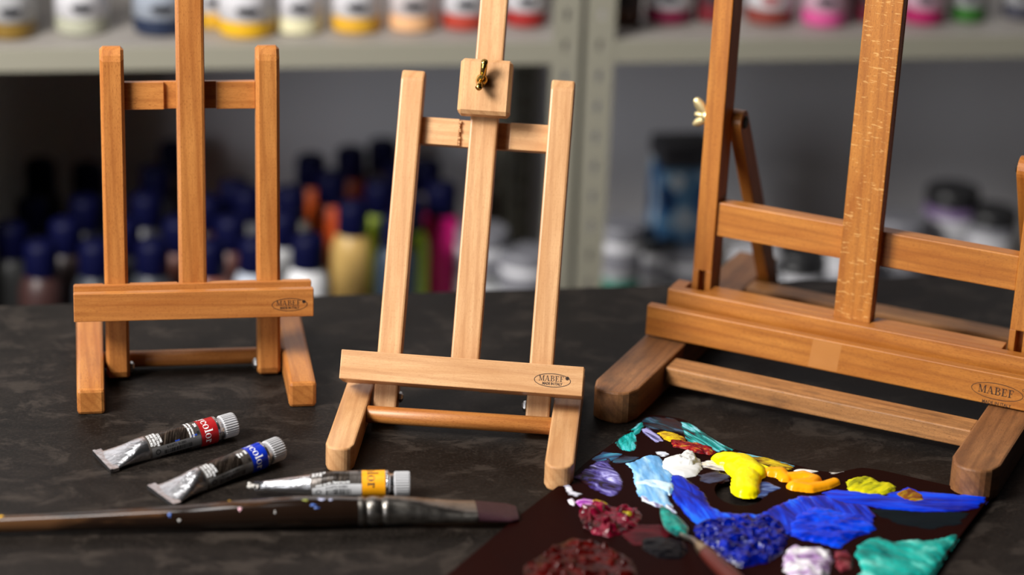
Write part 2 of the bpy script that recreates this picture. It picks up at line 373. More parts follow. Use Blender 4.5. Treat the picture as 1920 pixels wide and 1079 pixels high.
# bottles with navy caps on the lower shelf
navy = plain('navy_plastic', (.0022, .0030, .030), .5, 0, .15)
BH = 16.6
ZC = Z_LOW+BH
def bottle(px, py, c, label, r=2.35):
    """px, py: middle of the cap's top"""
    q = at(px, py, ZC)
    t = empty('paint_bottle', (q.x, q.y, Z_LOW)); tag(t, label, 'paint bottle', 'navy capped paint bottles on the lower shelf')
    MB().lathe([(r*.9, 0), (r, .3), (r, 10.6), (r*.96, 11.6), (r*.80, 12.6), (r*.62, 13.1), (r*.6, 13.5)], 32).build('body', plain('bottle_paint', c, .42), t)
    mb = MB(); mb.lathe([(r*.72, 13.0), (r*.74, 13.1), (r*.73, 15.9), (r*.68, 16.3), (r*.52, 16.45), (r*.50, BH-.05), (r*.44, BH)], 28)
    mb.build('cap', navy, t)
    return t
BOT = [  # front rows first
 (75, 452, (.05, .022, .02), 'dark maroon bottle in front at the far left of the shelf'),
 (178, 452, (.035, .04, .05), 'charcoal bottle in front, left of the left easel left post'),
 (285, 450, (.05, .055, .065), 'slate grey bottle in front, between the left easel left post and mast'),
 (392, 452, (.30, .11, .08), 'dull pink brown bottle in front, right of the left easel mast'),
 (478, 446, (.50, .55, .64), 'pale blue grey bottle in front, behind the left easel right post'),
 (577, 440, (.82, .82, .84), 'white bottle in front, right of the left easel right post'),
 (20, 418, (.03, .03, .03), 'black bottle cut by the left picture edge'),
 (122, 410, (.04, .025, .025), 'dark bottle in the second row, left of the left easel'),
 (232, 412, (.03, .03, .04), 'dark bottle just right of the left easel left post'),
 (335, 408, (.16, .05, .035), 'rust brown bottle behind the left easel mast'),
 (432, 405, (.13, .05, .04), 'dark brown bottle left of the left easel right post'),
 (532, 398, (.45, .45, .46), 'grey bottle behind the white bottle'),
 (662, 378, (.62, .40, .13), 'sand yellow bottle left of the middle easel'),
 (745, 402, (.03, .05, .08), 'dark blue bottle behind the middle easel left post'),
 (60, 372, (.02, .02, .02), 'black bottle in the third row at the far left'),
 (160, 368, (.02, .02, .03), 'black bottle in the third row, left of the left easel post'),
 (275, 362, (.03, .03, .04), 'dark bottle deep in the shelf, left of the left easel mast'),
 (388, 368, (.08, .03, .03), 'dark red brown bottle deep in the shelf, right of the left easel mast'),
 (465, 352, (.12, .12, .13), 'dark grey bottle deep in the shelf, behind the left easel right post'),
 (545, 350, (.30, .30, .30), 'mid grey bottle deep in the shelf, left of the orange bottles'),
 (622, 322, (.90, .12, .025), 'orange red bottle left of the sand yellow bottle'),
 (712, 340, (.45, .60, .02), 'lime green bottle right of the sand yellow bottle'),
 (766, 370, (.50, .75, .02), 'bright lime bottle right of the middle easel left post'),
 (829, 342, (.95, .012, .30), 'hot pink bottle left of the middle easel mast'),
 (75, 298, (.02, .02, .02), 'black bottle at the back of the shelf, far left'),
 (165, 306, (.02, .02, .02), 'black bottle at the back, left of the left easel post'),
 (292, 312, (.02, .02, .03), 'dark bottle at the back, left of the left easel mast'),
 (440, 338, (.06, .05, .05), 'dark bottle at the back, left of the left easel right post'),
 (583, 290, (.85, .14, .02), 'orange bottle at the back, left of the tall dark cap'),
 (658, 276, (.28, .05, .02), 'dark orange bottle at the back with the highest dark cap'),
 (752, 306, (.70, .006, .20), 'magenta bottle behind the middle easel left post'),
 (800, 300, (.05, .03, .05), 'dark plum bottle at the back, right of the middle easel left post'),
 (326, 266, (.05, .02, .02), 'dark bottle at the very back beside the left easel mast'),
 (718, 262, (.06, .03, .03), 'dark brown bottle at the very back beside the middle easel'),
]
bpos = []
for px, py, c, lb in BOT:
    q = at(px, py, ZC)
    bottle(px, py, c, lb)

# tubs and packs on the right part of the lower shelf
tub_white = plain('tub_white', (.62, .62, .66), .45); tub_black = plain('tub_black', (.02, .02, .022), .4); tub_green = plain('tub_green', (.10, .45, .02), .4)
tub_grey = plain('tub_grey', (.22, .22, .25), .45); tub_violet = plain('tub_violet', (.20, .13, .28), .45); tub_teal = plain('tub_teal', (.01, .16, .11), .4)
def tub(px, py, z, r, h, label, body=tub_white, lid=tub_black, tilt=0.0, az=0.0, yb=None):
    """small jar; px,py = its middle; z = its height over the shelf"""
    q = at(px, py, Z_LOW+z)
    t = empty('small_paint_jar', q); t.rotation_euler = (tilt, 0, az); tag(t, label, 'small jar', 'small jars on the lower shelf')
    MB().lathe([(r*.9, -h/2), (r, -h/2+.2), (r, h*.22), (r*.92, h*.27)], 24).build('body', body, t)
    MB().lathe([(r*.97, h*.25), (r*1.0, h*.27), (r*1.0, h*.46), (r*.93, h*.5)], 24).build('lid', lid, t)
    MB().lathe([(r+.02, -h*.30), (r+.03, -h*.29), (r+.03, -.02*h), (r+.02, -.01*h)], 24, close=False).build('label', tub_grey if body is tub_white else tub_white, t)
def stack(px, top_py, n, r, h, labs, bodies, lids):
    """a column of jars standing on the shelf; the topmost one's lid middle shows at px, top_py"""
    q = at(px, top_py, Z_LOW+n*h)
    for k in range(n):
        t = empty('small_paint_jar', (q.x, q.y, Z_LOW+k*h)); tag(t, labs[k], 'small jar', 'small jars on the lower shelf')
        MB().lathe([(r*.9, 0), (r, .2), (r, h*.70), (r*.92, h*.74)], 24).build('body', bodies[k], t)
        MB().lathe([(r*.97, h*.73), (r, h*.75), (r, h*.96), (r*.93, h)], 24).build('lid', lids[k], t)
        MB().lathe([(r+.02, h*.16), (r+.04, h*.17), (r+.04, h*.55), (r+.02, h*.56)], 24, close=False).build('label', tub_grey if bodies[k] is tub_white else tub_white, t)
stack(905, 428, 2, 3.0, 6.0, ['white jar under another, right of the middle easel mast', 'white jar on top of another, right of the middle easel mast'], [tub_white]*2, [tub_white, tub_grey])
stack(985, 470, 2, 2.9, 5.0, ['green jar low beside the middle easel right post', 'pale jar on the green jar beside the middle easel right post'], [tub_green, tub_white], [tub_green, tub_grey])
stack(1165, 418, 2, 3.0, 6.0, ['pale jar at the bottom, just right of the double upright', 'pale jar with grey lid on top, just right of the double upright'], [tub_teal, tub_white], [tub_teal, tub_grey])
stack(1222, 440, 2, 3.0, 5.2, ['black jar at the bottom left of the blue canister', 'black lidded jar on top, left of the blue canister'], [tub_black, tub_white], [tub_black, tub_black])
stack(1285, 462, 2, 3.0, 4.8, ['white jar low in front of the blue canister', 'grey lidded white jar in front of the blue canister'], [tub_white]*2, [tub_black, tub_grey])
stack(1420, 470, 2, 3.1, 5.0, ['white jar low behind the large easel strut', 'white jar on top behind the large easel strut'], [tub_white]*2, [tub_white]*2)
stack(1502, 470, 2, 3.0, 5.0, ['black jar low under the large easel crossbar', 'black lidded jar under the large easel crossbar'], [tub_white, tub_black], [tub_black, tub_black])
stack(1578, 466, 2, 3.1, 5.0, ['pale jar low behind the large easel mast', 'pale jar on top behind the large easel mast'], [tub_white]*2, [tub_white]*2)
stack(1690, 405, 2, 3.3, 6.0, ['grey jar low right of the large easel mast', 'grey jar on top right of the large easel mast'], [tub_grey]*2, [tub_grey]*2)
stack(1788, 352, 2, 3.2, 7.0, ['pale violet jar under the tall dark lidded jar', 'violet jar with a tall dark lid above the large easel crossbar'], [tub_violet]*2, [tub_white, tub_black])
stack(1862, 392, 2, 3.0, 6.0, ['grey jar low near the large easel right post', 'dark lidded grey jar near the large easel right post'], [tub_grey]*2, [tub_white, tub_black])
# the blue and white canister
def blotch_m():
    m, nt, b = newmat('blue_white_print'); v = noise(nt, coords(nt, (38, 38, 30)), 1, 3, .5)
    r = ramp(nt, [(.36, (.008, .03, .10)), (.45, (.03, .13, .33)), (.53, (.12, .28, .46)), (.62, (.55, .62, .68))]); L(nt, v, r.inputs[0])
    L(nt, r.outputs[0], b.inputs['Base Color']); b.inputs['Roughness'].default_value = .45; return m
q = at(1284, 262, Z_LOW+21.0)
t = empty('paint_canister', (q.x, q.y, Z_LOW), YAWT); tag(t, 'blue and white printed canister with a dark lid, left of the large easel', 'canister')
MB().box((-3.2, -3.2, 0), (3.2, 3.2, 18.5), .5).build('body', blotch_m(), t)
MB().box((-3.3, -3.3, 18.5), (3.3, 3.3, 21.0), .5).build('lid', plain('dark_lid', (.045, .045, .055), .5), t)

# ------------------------------------------------------------------ easels
def rounded_profile(d, v0, v1, r0, r1, n=6):
    """side outline (v, w) of a post, w from -d to 0, with rounded ends"""
    pts = []
    for (cv, cw, a0, rr) in ((v0+r0, -d+r0, 180, r0), (v0+r0, -r0, 90, r0), (v1-r1, -r1, 0, r1), (v1-r1, -d+r1, -90, r1)):
        for i in range(n+1):
            a = R(a0-90*i/n); pts.append((cv+rr*math.cos(a), cw+rr*math.sin(a)))
    return pts
def tilt_frame(x, y, z, lean, roll=0.0):
    l, k = R(lean), R(roll)
    ex, ey, ez = Vector((1, 0, 0)), Vector((0, 1, 0)), Vector((0, 0, 1))
    vv = math.cos(l)*ez+math.sin(l)*ey; ww = -math.cos(l)*ey+math.sin(l)*ez
    e2, v2 = math.cos(k)*ex+math.sin(k)*vv, math.cos(k)*vv-math.sin(k)*ex
    return frame_mat(Vector((x, y, z)), e2, v2, ww)
def foot_mesh(w, y0, y1, h, nose, bev):
    """plan outline from front y0 to back y1; nose = how far the rounded front bulges"""
    pts = []; n = 10
    if nose > 0:
        for i in range(n+1):
            s_ = i/n*2-1; c = math.sqrt(max(0, 1-(abs(s_))**2.4)); pts.append((s_*w/2, y0+nose*(1-c)))
    else: pts += [(-w/2, y0), (w/2, y0)]
    pts += [(w/2, y1), (-w/2, y1)]
    return MB().prism(pts, 0, h, 'z', bev, 0, None, 2, 40)
def wing_nut(mb, m=0, s=1.0, mat=None):
    """axis along +z, wings spread along y"""
    mat = mat or Matrix()
    mb.lathe([(.34*s, 0), (.38*s, .05*s), (.30*s, .5*s), (.2*s, .6*s)], 18, m, mat)
    mb.lathe([(.15*s, .5*s), (.15*s, .95*s), (.1*s, 1.0*s)], 12, m, mat)
    for sg in (-1, 1):
        vs = []; fs = []; n = 14
        ring = 10
        for i in range(n+1):
            u = i/n; cy = sg*(.18+(.72 if sg > 0 else .45)*u)*s; cz = (.30+.75*u)*s
            rad = (.14+(.24 if sg > 0 else .12)*math.sin(math.pi*min(1, u*.8+.1)))*s*(1 if u < .9 else .72)
            for k in range(ring):
                a = 2*math.pi*k/ring; vs.append(mat @ Vector((.19*s*math.cos(a), cy+rad*1.05*math.sin(a)*.9, cz+rad*math.sin(a)*.35*sg*-1)))
        for i in range(n):
            for k in range(ring): fs.append((i*ring+k, i*ring+(k+1) % ring, (i+1)*ring+(k+1) % ring, (i+1)*ring+k))
        fs.append(tuple(range(ring))); fs.append(tuple(range(n*ring, n*ring+ring)))
        mb.add(vs, fs, m, True)
    return mb
def mini_easel(label, X, Y, Z, yaw, lean, roll, vt, kind, front, back, nose, dowel, ds, dv, vmast, mast_h, fh):
    t = empty('table_easel', (X, Y, 0), R(yaw)); tag(t, label, 'easel', 'small wooden table easels')
    FM = tilt_frame(0, 0, Z, lean, roll)
    sp, wp, Lp, dep = 5.751+ds, 1.775, 25.83, 1.75
    def C(u, v, w): return FM @ T(u, v, w)
    for sg in (-1, 1):
        e = -Lp/2-(1.0 if kind == 'pale' else 0); tp = Lp/2
        pr = [(e, -.45), (e+.45, 0), (tp-.80, 0), (tp, -.42), (tp, -dep+.42), (tp-.80, -dep), (e+.45, -dep), (e, -dep+.45)]
        mb = MB().prism(pr, -wp/2, wp/2, 'x', .24 if kind == 'honey' else .16, 0, None, 1 if kind == 'honey' else 2, 20)
        mb.build('post', wood(kind, 'y'), t, C(sg*sp, Lp/2, 0))
    wi = sp-wp/2; vc = 21.675+dv; hc = 2.08; wc = -.878; nd = 1.95
    poly = [(wc, -wi), (wc, -nd), (wc-.30, -nd), (wc-.30, nd), (wc, nd), (wc, wi), (-dep+.02, wi), (-dep+.02, -wi)]   # (z, x)
    cb = MB().prism(poly, -hc/2, hc/2, 'y', .05)
    if kind == 'pale':                              # splintered saw cut
        rs = random.Random(5); y = -hc/2+.03
        while y < hc/2-.12:
            h_ = .10+.14*rs.random(); cb.box((-nd-.03, y, wc-.30), (-nd+.03+.13*rs.random(), y+h_*.8, wc-.005-.05*rs.random()), .015); y += h_
    cb.build('crossbar', wood(kind, 'x'), t, C(0, vc, 0))
    MB().box((-1.05, -mast_h/2, -1.16), (1.05, mast_h/2, .30), .24 if kind == 'honey' else .15).build('mast', wood(kind, 'y'), t, C(0, vmast+mast_h/2, 0))
    # tray with its back rail notched around the posts
    Ht, wt = 2.183, 2.473
    prof = [(0, wt), (Ht, wt), (Ht, wt-.70), (1.15, wt-.72), (1.15, .52), (Ht+.10, .50), (Ht+.10, .03), (0, .03)]
    mb = MB().prism(prof, -9.0, 9.0, 'x', .06)
    for a, b in ((-8.93, -sp-wp/2-.12), (-sp+wp/2+.12, -1.2), (1.2, sp-wp/2-.12), (sp+wp/2+.12, 8.93)):
        mb.box((a, .02, -.80), (b, 1.1, .05), .04); mb.box((a, 1.0, -.22), (b, Ht+.09, .05), .03)
    emblem(mb, lambda x, y: (7.17-.43*(vt < 3)+x, .97+y+.05*(vt < 3), wt+.006), 1.36, .515, 1)
    mb.build('tray', [wood(kind, 'x'), INK], t, C(0, vt, 0))
    # feet, dowel, bolts
    for i, sg in enumerate((-1, 1)):
        foot_mesh(2.06, front[i], back, fh, nose, .14 if nose else .26).build('foot', wood(kind, 'y'), t, T(sg*7.88, 0, 0))
    MB().lathe([(.60, -6.87), (.65, -6.8), (.65, 6.8), (.60, 6.87)], 28, axis='x').build('dowel', wood('honey', 'x'), t, T(0, dowel[0], dowel[1]))
    for sg in (-1, 1):
        mb = MB(); mb.lathe([(.30, 0), (.44, .06), (.40, .22), (.22, .34)], 6, axis='x', smooth=False)
        pos = FM @ Vector((sg*(sp-wp/2-.02), .85, -.85))
        mb.build('bolt', STEEL, t, T(*pos) @ Matrix.Rotation(math.pi if sg > 0 else 0, 4, 'Z'))
    return t, C
FH = 2.0
el, CL = mini_easel('honey coloured small table easel at the left, standing almost upright', -24.255, 171.228, .16, 10.378, 6.265, -.203, 5.467, 'honey',
                    (-5.78, -5.78), 9.6, 0, (2.75, .80), .031, .347, 5.6, 40, 2.05)
em, CM = mini_easel('pale beech small table easel in the middle, leaning far back', -3.461, 164.643, 1.179, -3.557, 28.728, -.57, 1.617, 'pale',
                    (-9.25, -9.95), 7.0, .95, (-1.40, 1.15), -.029, -.347, 1.8, 38, 1.9)
# clamp block with brass wing screw, sliding on the middle mast
bl = MB().prism([(-1.97, -2.12), (1.97, -2.12), (1.97, 2.12), (-1.97, 2.12)], 0, 1.55, 'z', .26, 0, None, 1).build('clamp_block', wood('pale', 'y'), em, CM(-.02, 24.45, .30))
ws = wing_nut(MB(), 0, 1.35, Matrix.Rotation(R(-8), 4, 'Z')).build('wing_screw', BRASS, bl, T(-.25, .40, 1.53))
# the same block on the left easel stays above the frame of the photograph
bl2 = MB().prism([(-1.97, -2.12), (1.97, -2.12), (1.97, 2.12), (-1.97, 2.12)], 0, 1.55, 'z', .26, 0, None, 1).build('clamp_block', wood('honey', 'y'), el, CL(0, 40, .30))
wing_nut(MB(), 0, .95).build('wing_screw', BRASS, bl2, T(0, .4, 1.53))

# the large easel
def large_easel():
    t = empty('studio_easel', (26.861, 175.742, 0), R(-23.792)); tag(t, 'large amber brown wooden easel at the right with worn feet', 'easel')
    ZS, YS = .35, -.88
    FM = tilt_frame(.25, YS, .349+ZS, 1.656)
    def C(u, v, w): return FM @ T(u, v, w)
    sp, wp = 12.814, 1.57; v0, v1 = 1.92, 38.0
    for sg in (-1, 1):
        mb = MB(); h = (v1-v0)
        # post with a slot cut through its lower end: two cheeks and a solid upper part
        sl = 4.7
        mb.prism([(sl, -2.3), (sl, 0), (h, 0), (h, -2.3)], -wp/2, wp/2, 'x', .09)
        for a, b in ((-wp/2, -.30), (.30, wp/2)): mb.box((a, 0, -2.3), (b, sl+.05, 0), .04)
        mb.box((-.32, 0, -2.3), (.32, sl, -.9), .02)
        mb.build('post', wood('amber', 'y'), t, C(sg*sp, v0, 0))
    MB().box((-sp+wp/2, -1.39, -1.35), (sp-wp/2, 1.39, 0), .09).build('crossbar', wood('amber', 'x'), t, C(0, 11.02, -.297))
    # mast: two laths with a groove between them on each side
    mb = MB(); hm = 56.0; wm = 2.927
    mb.box((-wm/2, -hm/2, -.05), (wm/2, hm/2, .99), .07); mb.box((-wm/2+.25, -hm/2, -.20), (wm/2-.25, hm/2, -.03), 0); mb.box((-wm/2, -hm/2, -.30+.0), (wm/2, hm/2, -.18), .03)
    mb.build('mast', wood('amber', 'y', True), t, C(-.0, 4.95+hm/2, 0))
    # tray
    vb = 1.92; wt = 4.064
    mb = MB().prism([(0, wt), (2.517, wt), (2.517, wt-.85), (0, wt-.85)], -15.76, 16.0, 'x', .09)
    mb.prism([(0, wt-.80), (1.45, wt-.83), (1.35, 2.12), (3.45, 2.05), (3.45, 1.02), (0, 1.02)], -14.85, 15.2, 'x', .09)
    for a, b in ((-14.9, -sp-wp/2-.2), (-sp+wp/2+.2, -wm/2-.05), (wm/2+.05, sp-wp/2-.2), (sp+wp/2+.2, 14.9)):
        mb.box((a, .7, -.55), (b, 3.44, 1.05), .05)
    def fn(x, y): return (12.48+x, 1.12+y*1.0-.004*x, wt+.008)
    emblem(mb, fn, 1.98, .66, 1, False)
    put(mb, [quad(-2.05, .12, .25, 2.42)], lambda x, y: (x-.1+.10*(y-1.2), y, wt+.004), 2)
    tape, nt, b = newmat('varnish_patch'); L(nt, mix(nt, noise(nt, coords(nt, (60, 60, 60)), 1, 2), (.42, .165, .04), (.50, .21, .055)), b.inputs['Base Color']); b.inputs['Roughness'].default_value = .3
    mb.build('tray', [wood('amber', 'x'), INK, tape], t, C(0, vb, 0))
    for sg in (-1, 1):
        foot_mesh(3.5, -16.4, 17.6, 2.57, 1.7, .16).build('foot', wood('worn', 'y'), t, T(sg*13.85, 0, 0))
    MB().box((-12.08, -9.25, .83), (12.08, -7.0, 2.27), .12).build('front_rail', wood('dusty', 'x'), t)
    MB().box((-12.08, 9.2, .5), (12.08, 11.4, 2.60), .12).build('rear_rail', wood('dusty', 'x'), t)
    for sg in (-1, 1):
        a = Vector((sg*11.45, 2.35, 19.15)); b_ = Vector((sg*11.45, 14.2, .75)); d = (b_-a); Ls = d.length; d.normalize()
        n = Vector((0, -d.z, d.y)); M = frame_mat(a, Vector((1, 0, 0)), d, Vector((1, 0, 0)).cross(d))
        pts = [(-.0, -.95)]; nn = 10
        pts = [(-.95*math.sin(math.pi*i/nn), -.95*math.cos(math.pi*i/nn)) for i in range(nn+1)] + [(Ls, .95), (Ls, -.95)]
        st = MB().prism(pts, -.50, .50, 'x', .06, 0, None, 2, 30).build('strut', wood('amber', 'y'), t, M)
        MB().lathe([(.5, 0), (.52, .1), (.4, .2)], 20, axis='x').build('bolt_head', plain('black_iron', (.02, .018, .015), .45, .6), st, Matrix.Rotation(math.pi if sg > 0 else 0, 4, 'Z') @ T(.49, 0, 0))
        wn = wing_nut(MB(), 0, 1.35, Matrix.Rotation(R(sg*90), 4, 'Y')).build('wing_nut', BRASS_DULL, t, C(sg*(sp+wp/2), 18.9, -1.5) @ Matrix.Rotation(R(8), 4, 'X'))
    return t
eb = large_easel()

# ------------------------------------------------------------------ paint tubes
def foil_m():
    m, nt, b = newmat('crumpled_foil'); n = noise(nt, coords(nt, (90, 260, 260)), 1, 3, .6, .8)
    b.inputs['Base Color'].default_value = (.66, .66, .68, 1); b.inputs['Metallic'].default_value = 1; b.inputs['Roughness'].default_value = .26
    bump(nt, b, n, .5, .0012); return m
def brushed_dark(name, c, streak):
    m, nt, b = newmat(name); n = noise(nt, coords(nt, (900, 45, 45)), 1, 4, .65, 1.5)
    L(nt, mix(nt, scale_val(nt, ramp_out(nt, n, .52, .72), .8), c, streak), b.inputs['Base Color'])
    b.inputs['Roughness'].default_value = .28; b.inputs['Metallic'].default_value = .55; b.inputs['Coat Weight'].default_value = .2
    n2 = noise(nt, coords(nt, (160, 70, 70)), 1, 2, .5, 1.0); bump(nt, b, n2, .35, .0012); return m
FOIL = foil_m()
LABEL_DARK = brushed_dark('dark_tube_print', (.018, .013, .010), (.22, .17, .13))
LABEL_GREY = brushed_dark('grey_tube_print', (.11, .095, .085), (.22, .19, .17))
LABEL_SILVER = plain('silver_tube_print', (.17, .165, .16), .35, .35); LABEL_PALE = plain('pale_tube_print', (.50, .50, .51), .4)
WHITE_INK = plain('white_ink', (.85, .85, .85), .5); BLACK_INK = plain('black_ink', (.012, .012, .012), .5); BLUE_INK = plain('blue_ink', (.01, .06, .42), .4)
CAPW = plain('grey_white_plastic', (.42, .42, .43), .45)
def paint_tube(label, p_tail, p_cap, r, band, word_ink, lines, tail_w, tail_rot, t0, word=True, barcode=False, number='', dent=.0, spin=0.0, side_text=None):
    d = (p_cap-p_tail); Ln = d.length; d.normalize()
    side = Vector((0, 0, 1)).cross(d).normalized(); up = d.cross(side)
    # axis x along the tube, z up, y away from / toward the viewer; theta 0 = top, + toward the viewer
    if side.y > 0: side = -side
    t = empty('paint_tube', (p_tail.x, p_tail.y, 0)); tag(t, label, 'paint tube', 'small metal paint tubes on the table')
    base = Vector((p_tail.x, p_tail.y, 0))
    Lb = Ln*.868                                  # body length to the shoulder
    def sect(x):
        s_ = min(1, max(0, x/(Lb*t0)));  k = s_*s_*(3-2*s_)*.55+.45*math.sin(s_*math.pi/2) if tail_w > 2 else .8*s_+.2*math.sin(s_*math.pi/2)
        hw = tail_w/2+(r-tail_w/2)*k; th = .07+(r-.07)*k
        return hw, th, k
    def surf(x, th, off=0.0):
        hw, hh, k = sect(x); ang = R(tail_rot)*(1-k)
        e = 1.0
        a, b_ = (hw+off)*math.sin(th), (hh+off)*math.cos(th)
        # dents in the soft metal
        dn = dent*math.sin(x*2.1+th*1.3)*math.sin(th*2+x*.9)*(.3+k) if 0 < k else 0
        b_ += dn*.5; a += dn*.3
        a2, b2 = a*math.cos(ang)+b_*math.sin(ang), -a*math.sin(ang)+b_*math.cos(ang)
        ax = p_tail+d*x
        return ax+side*a2+up*b2-base
    body = MB(); nx, nt_ = 84, 72
    xs = [Lb*i/nx for i in range(nx+1)]
    crimp = .55
    def mat_of(x, th):
        f = x/Ln
        if f < lines['label']: return 0
        if f > lines['band0'] and f < lines['band1']: return 3
        if f >= lines['band1']: return 0
        if f > lines['grey1'] or f < lines['grey0']: return 2
        return 1
    vs = [surf(x, 2*math.pi*k/nt_) for x in xs for k in range(nt_)]
    for i in range(nx):
        xm = (xs[i]+xs[i+1])/2
        fs = [(i*nt_+k, i*nt_+(k+1) % nt_, (i+1)*nt_+(k+1) % nt_, (i+1)*nt_+k) for k in range(nt_)]
        m = mat_of(xm, 0); body.add([], [], m)
        for f in fs: body.f.append(f); body.m.append(m); body.sm.append(True)
    body.v += [tuple(v) for v in vs]
    # folded crimp strip at the tail
    o = p_tail-base; aS = side*math.cos(R(tail_rot))-up*math.sin(R(tail_rot)); aU = up*math.cos(R(tail_rot))+side*math.sin(R(tail_rot))
    for (x0, x1, hgt) in ((-.12, crimp, .13), (-.12, .10, .18)):
        w = tail_w/2+.05; c8 = []
        for x in (x0, x1):
            for sy in (-w, w):
                for sz in (-hgt, hgt): c8.append(o+d*x+aS*sy+aU*sz)
        body.add(c8, [(0, 1, 3, 2), (4, 6, 7, 5), (0, 4, 5, 1), (2, 3, 7, 6), (0, 2, 6, 4), (1, 5, 7, 3)], 0)
    # shoulder and threaded neck
    mt = frame_mat(o, d, side, d.cross(side))
    body.lathe([(r*.99, Lb-.01), (r*1.02, Lb+.06), (r*.97, Lb+.12), (r*.82, Lb+.22), (r*.76, Lb+.28), (r*.76, Lb+.75)], 40, 0, mt, True, 'x')
    F_ = lambda th: th
    if word:
        x0 = Ln*(lines['band0']+.018); hh = (lines['band1']-lines['band0'])*Ln*.56
        g, W = serif_text('Polycolor', hh*.78, .05)
        sp_ = 1.0
        put(body, g, lambda x, y: surf(x0+y+.20*hh, spin-.06+x/r*sp_, .012), 4 if word_ink == 'w' else 5)
    # printed lines near the label's start and beside the colour band
    def block(txts, x, th, h, step, ink):
        for i, s_ in enumerate(txts):
            put(body, sans_text(s_, h, .03, .95), lambda a, b_: surf(x-i*step+b_, th+a/r, .012), ink)
    block(['COLORI', 'VINILICI FINI', 'FINE VINYL', 'COLOURS'], Ln*(lines['label']+.085), spin+.25, .17, .25, 4)
    block([number], Ln*(lines['band0']-.028), spin+.05, .20, .3, 4)
    put(body, [quad(0, 0, .20, .2)], lambda a, b_: surf(Ln*(lines['band0']-.028)+b_, spin+.05+(a+.55)/r, .012), 5)
    block(side_text or [], Ln*(lines['band0']-.062), spin+.15, .17, .25, 4)
    # pale strip with bar code, facing the viewer's side
    th0, th1 = (1.15, 1.95) if not barcode else (1.06, 1.96)
    xa, xb = Ln*(lines['label']+.012), Ln*(lines['band0']-.004)
    n = 30
    for i in range(n):
        for j in range(6):
            q = [(xa+(xb-xa)*i/n, th0+(th1-th0)*j/6), (xa+(xb-xa)*(i+1)/n, th0+(th1-th0)*j/6), (xa+(xb-xa)*(i+1)/n, th0+(th1-th0)*(j+1)/6), (xa+(xb-xa)*i/n, th0+(th1-th0)*(j+1)/6)]
            body.add([surf(a, b_, .008) for a, b_ in q], [(0, 1, 2, 3)], 6, True)
    rnd = random.Random(7); x = xa+.95
    while x < xb-.75:
        w = rnd.choice((.025, .035, .05, .07)); a, b_ = th0+.36, th1-.10
        body.add([surf(x, a, .014), surf(x+w, a, .014), surf(x+w, (a+b_)/2, .014), surf(x, (a+b_)/2, .014), surf(x+w, b_, .014), surf(x, b_, .014)], [(0, 1, 2, 3), (3, 2, 4, 5)], 5); x += w+rnd.choice((.03, .045, .06))
    put(body, sans_text('8 018721 012051', .16, .02, .95), lambda a, b_: surf((xa+xb)/2+a, th0+.26-b_/r, .014), 5)
    put(body, arc(0, 0, .2, .2, 0, 360, .06, .06, 20), lambda a, b_: surf(xa+.45+a, (th0+th1)/2+b_/r, .014), 5)
    if barcode: put(body, sans_text('Flexible tube P83 - Titanium Fused P83', .13, .03, .80), lambda a, b_: surf(xb-2.0+a, th0-.06-b_/r, .014), 4)
    for a, b_, i2 in ((Ln*.52, Ln*(lines['band0']-.03), 7),):
        if number == '256':
            body.add([surf(a, 1.06, .012), surf(b_, 1.00, .012), surf(b_, 1.12, .012), surf(a, 1.13, .012)], [(0, 1, 2, 3)], 7)
    body.build('tube_body', [FOIL, LABEL_DARK, LABEL_GREY, band, WHITE_INK, BLACK_INK, LABEL_PALE if barcode else LABEL_SILVER, BLUE_INK], t)
    # ribbed cap
    cap = MB(); nr = 30; prof = [(.90, 0), (.94, .06), (.94, 1.0), (.90, 1.10), (.78, 1.14)]; n = nr*4; rc = r*.86
    vs = []; x0 = Lb+.52
    for k_, (rr, tt) in enumerate(prof):
        for i in range(n):
            a = 2*math.pi*i/n; bumpy = .045 if (i % 4) in (0, 1) else -.035
            if k_ in (0, 4): bumpy = -.02
            q = rr*rc/.94+bumpy; vs.append(mt @ Vector((x0+tt, q*math.cos(a), q*math.sin(a))))
    fs = [(i_*n+k, i_*n+(k+1) % n, (i_+1)*n+(k+1) % n, (i_+1)*n+k) for i_ in range(len(prof)-1) for k in range(n)]
    cap.add(vs, fs, 0, False); cap.add(vs[:n], [tuple(range(n-1, -1, -1))]); cap.add(vs[-n:], [tuple(range(n))])
    cap.build('screw_cap', CAPW, t)
    return t, surf, d, side
lines = dict(label=.325, grey0=.405, grey1=.645, band0=.722, band1=.858)
paint_tube('paint tube with a red band lying left of the others', at(193, 866, .30), at(433, 797, .98), .98, plain('red_band', (.30, .007, .009), .35), 'w', lines, 3.0, 4, .40,
           number='256', dent=.03, spin=.22, side_text=['Magenta primario', 'Primary Magenta'])
paint_tube('paint tube with a blue band lying between the red and yellow ones', at(303, 931, .30), at(518, 843, .98), .98, plain('blue_band', (.002, .022, .36), .35), 'w', lines, 3.0, 5, .40,
           number='390', dent=.07, spin=.22, side_text=['Blu', 'Blue'])
lines2 = dict(label=.36, grey0=.43, grey1=.62, band0=.705, band1=.862)
ty, sfy, dy, sy_ = paint_tube('paint tube with a yellow band and a squeezed tail, behind the brush', at(480, 912, .80), at(762, 908, 1.0), .99, plain('yellow_band', (.80, .33, .004), .4), 'b', lines2, .5, 70, .60,
           number='118', dent=.02, barcode=True, spin=-.75)
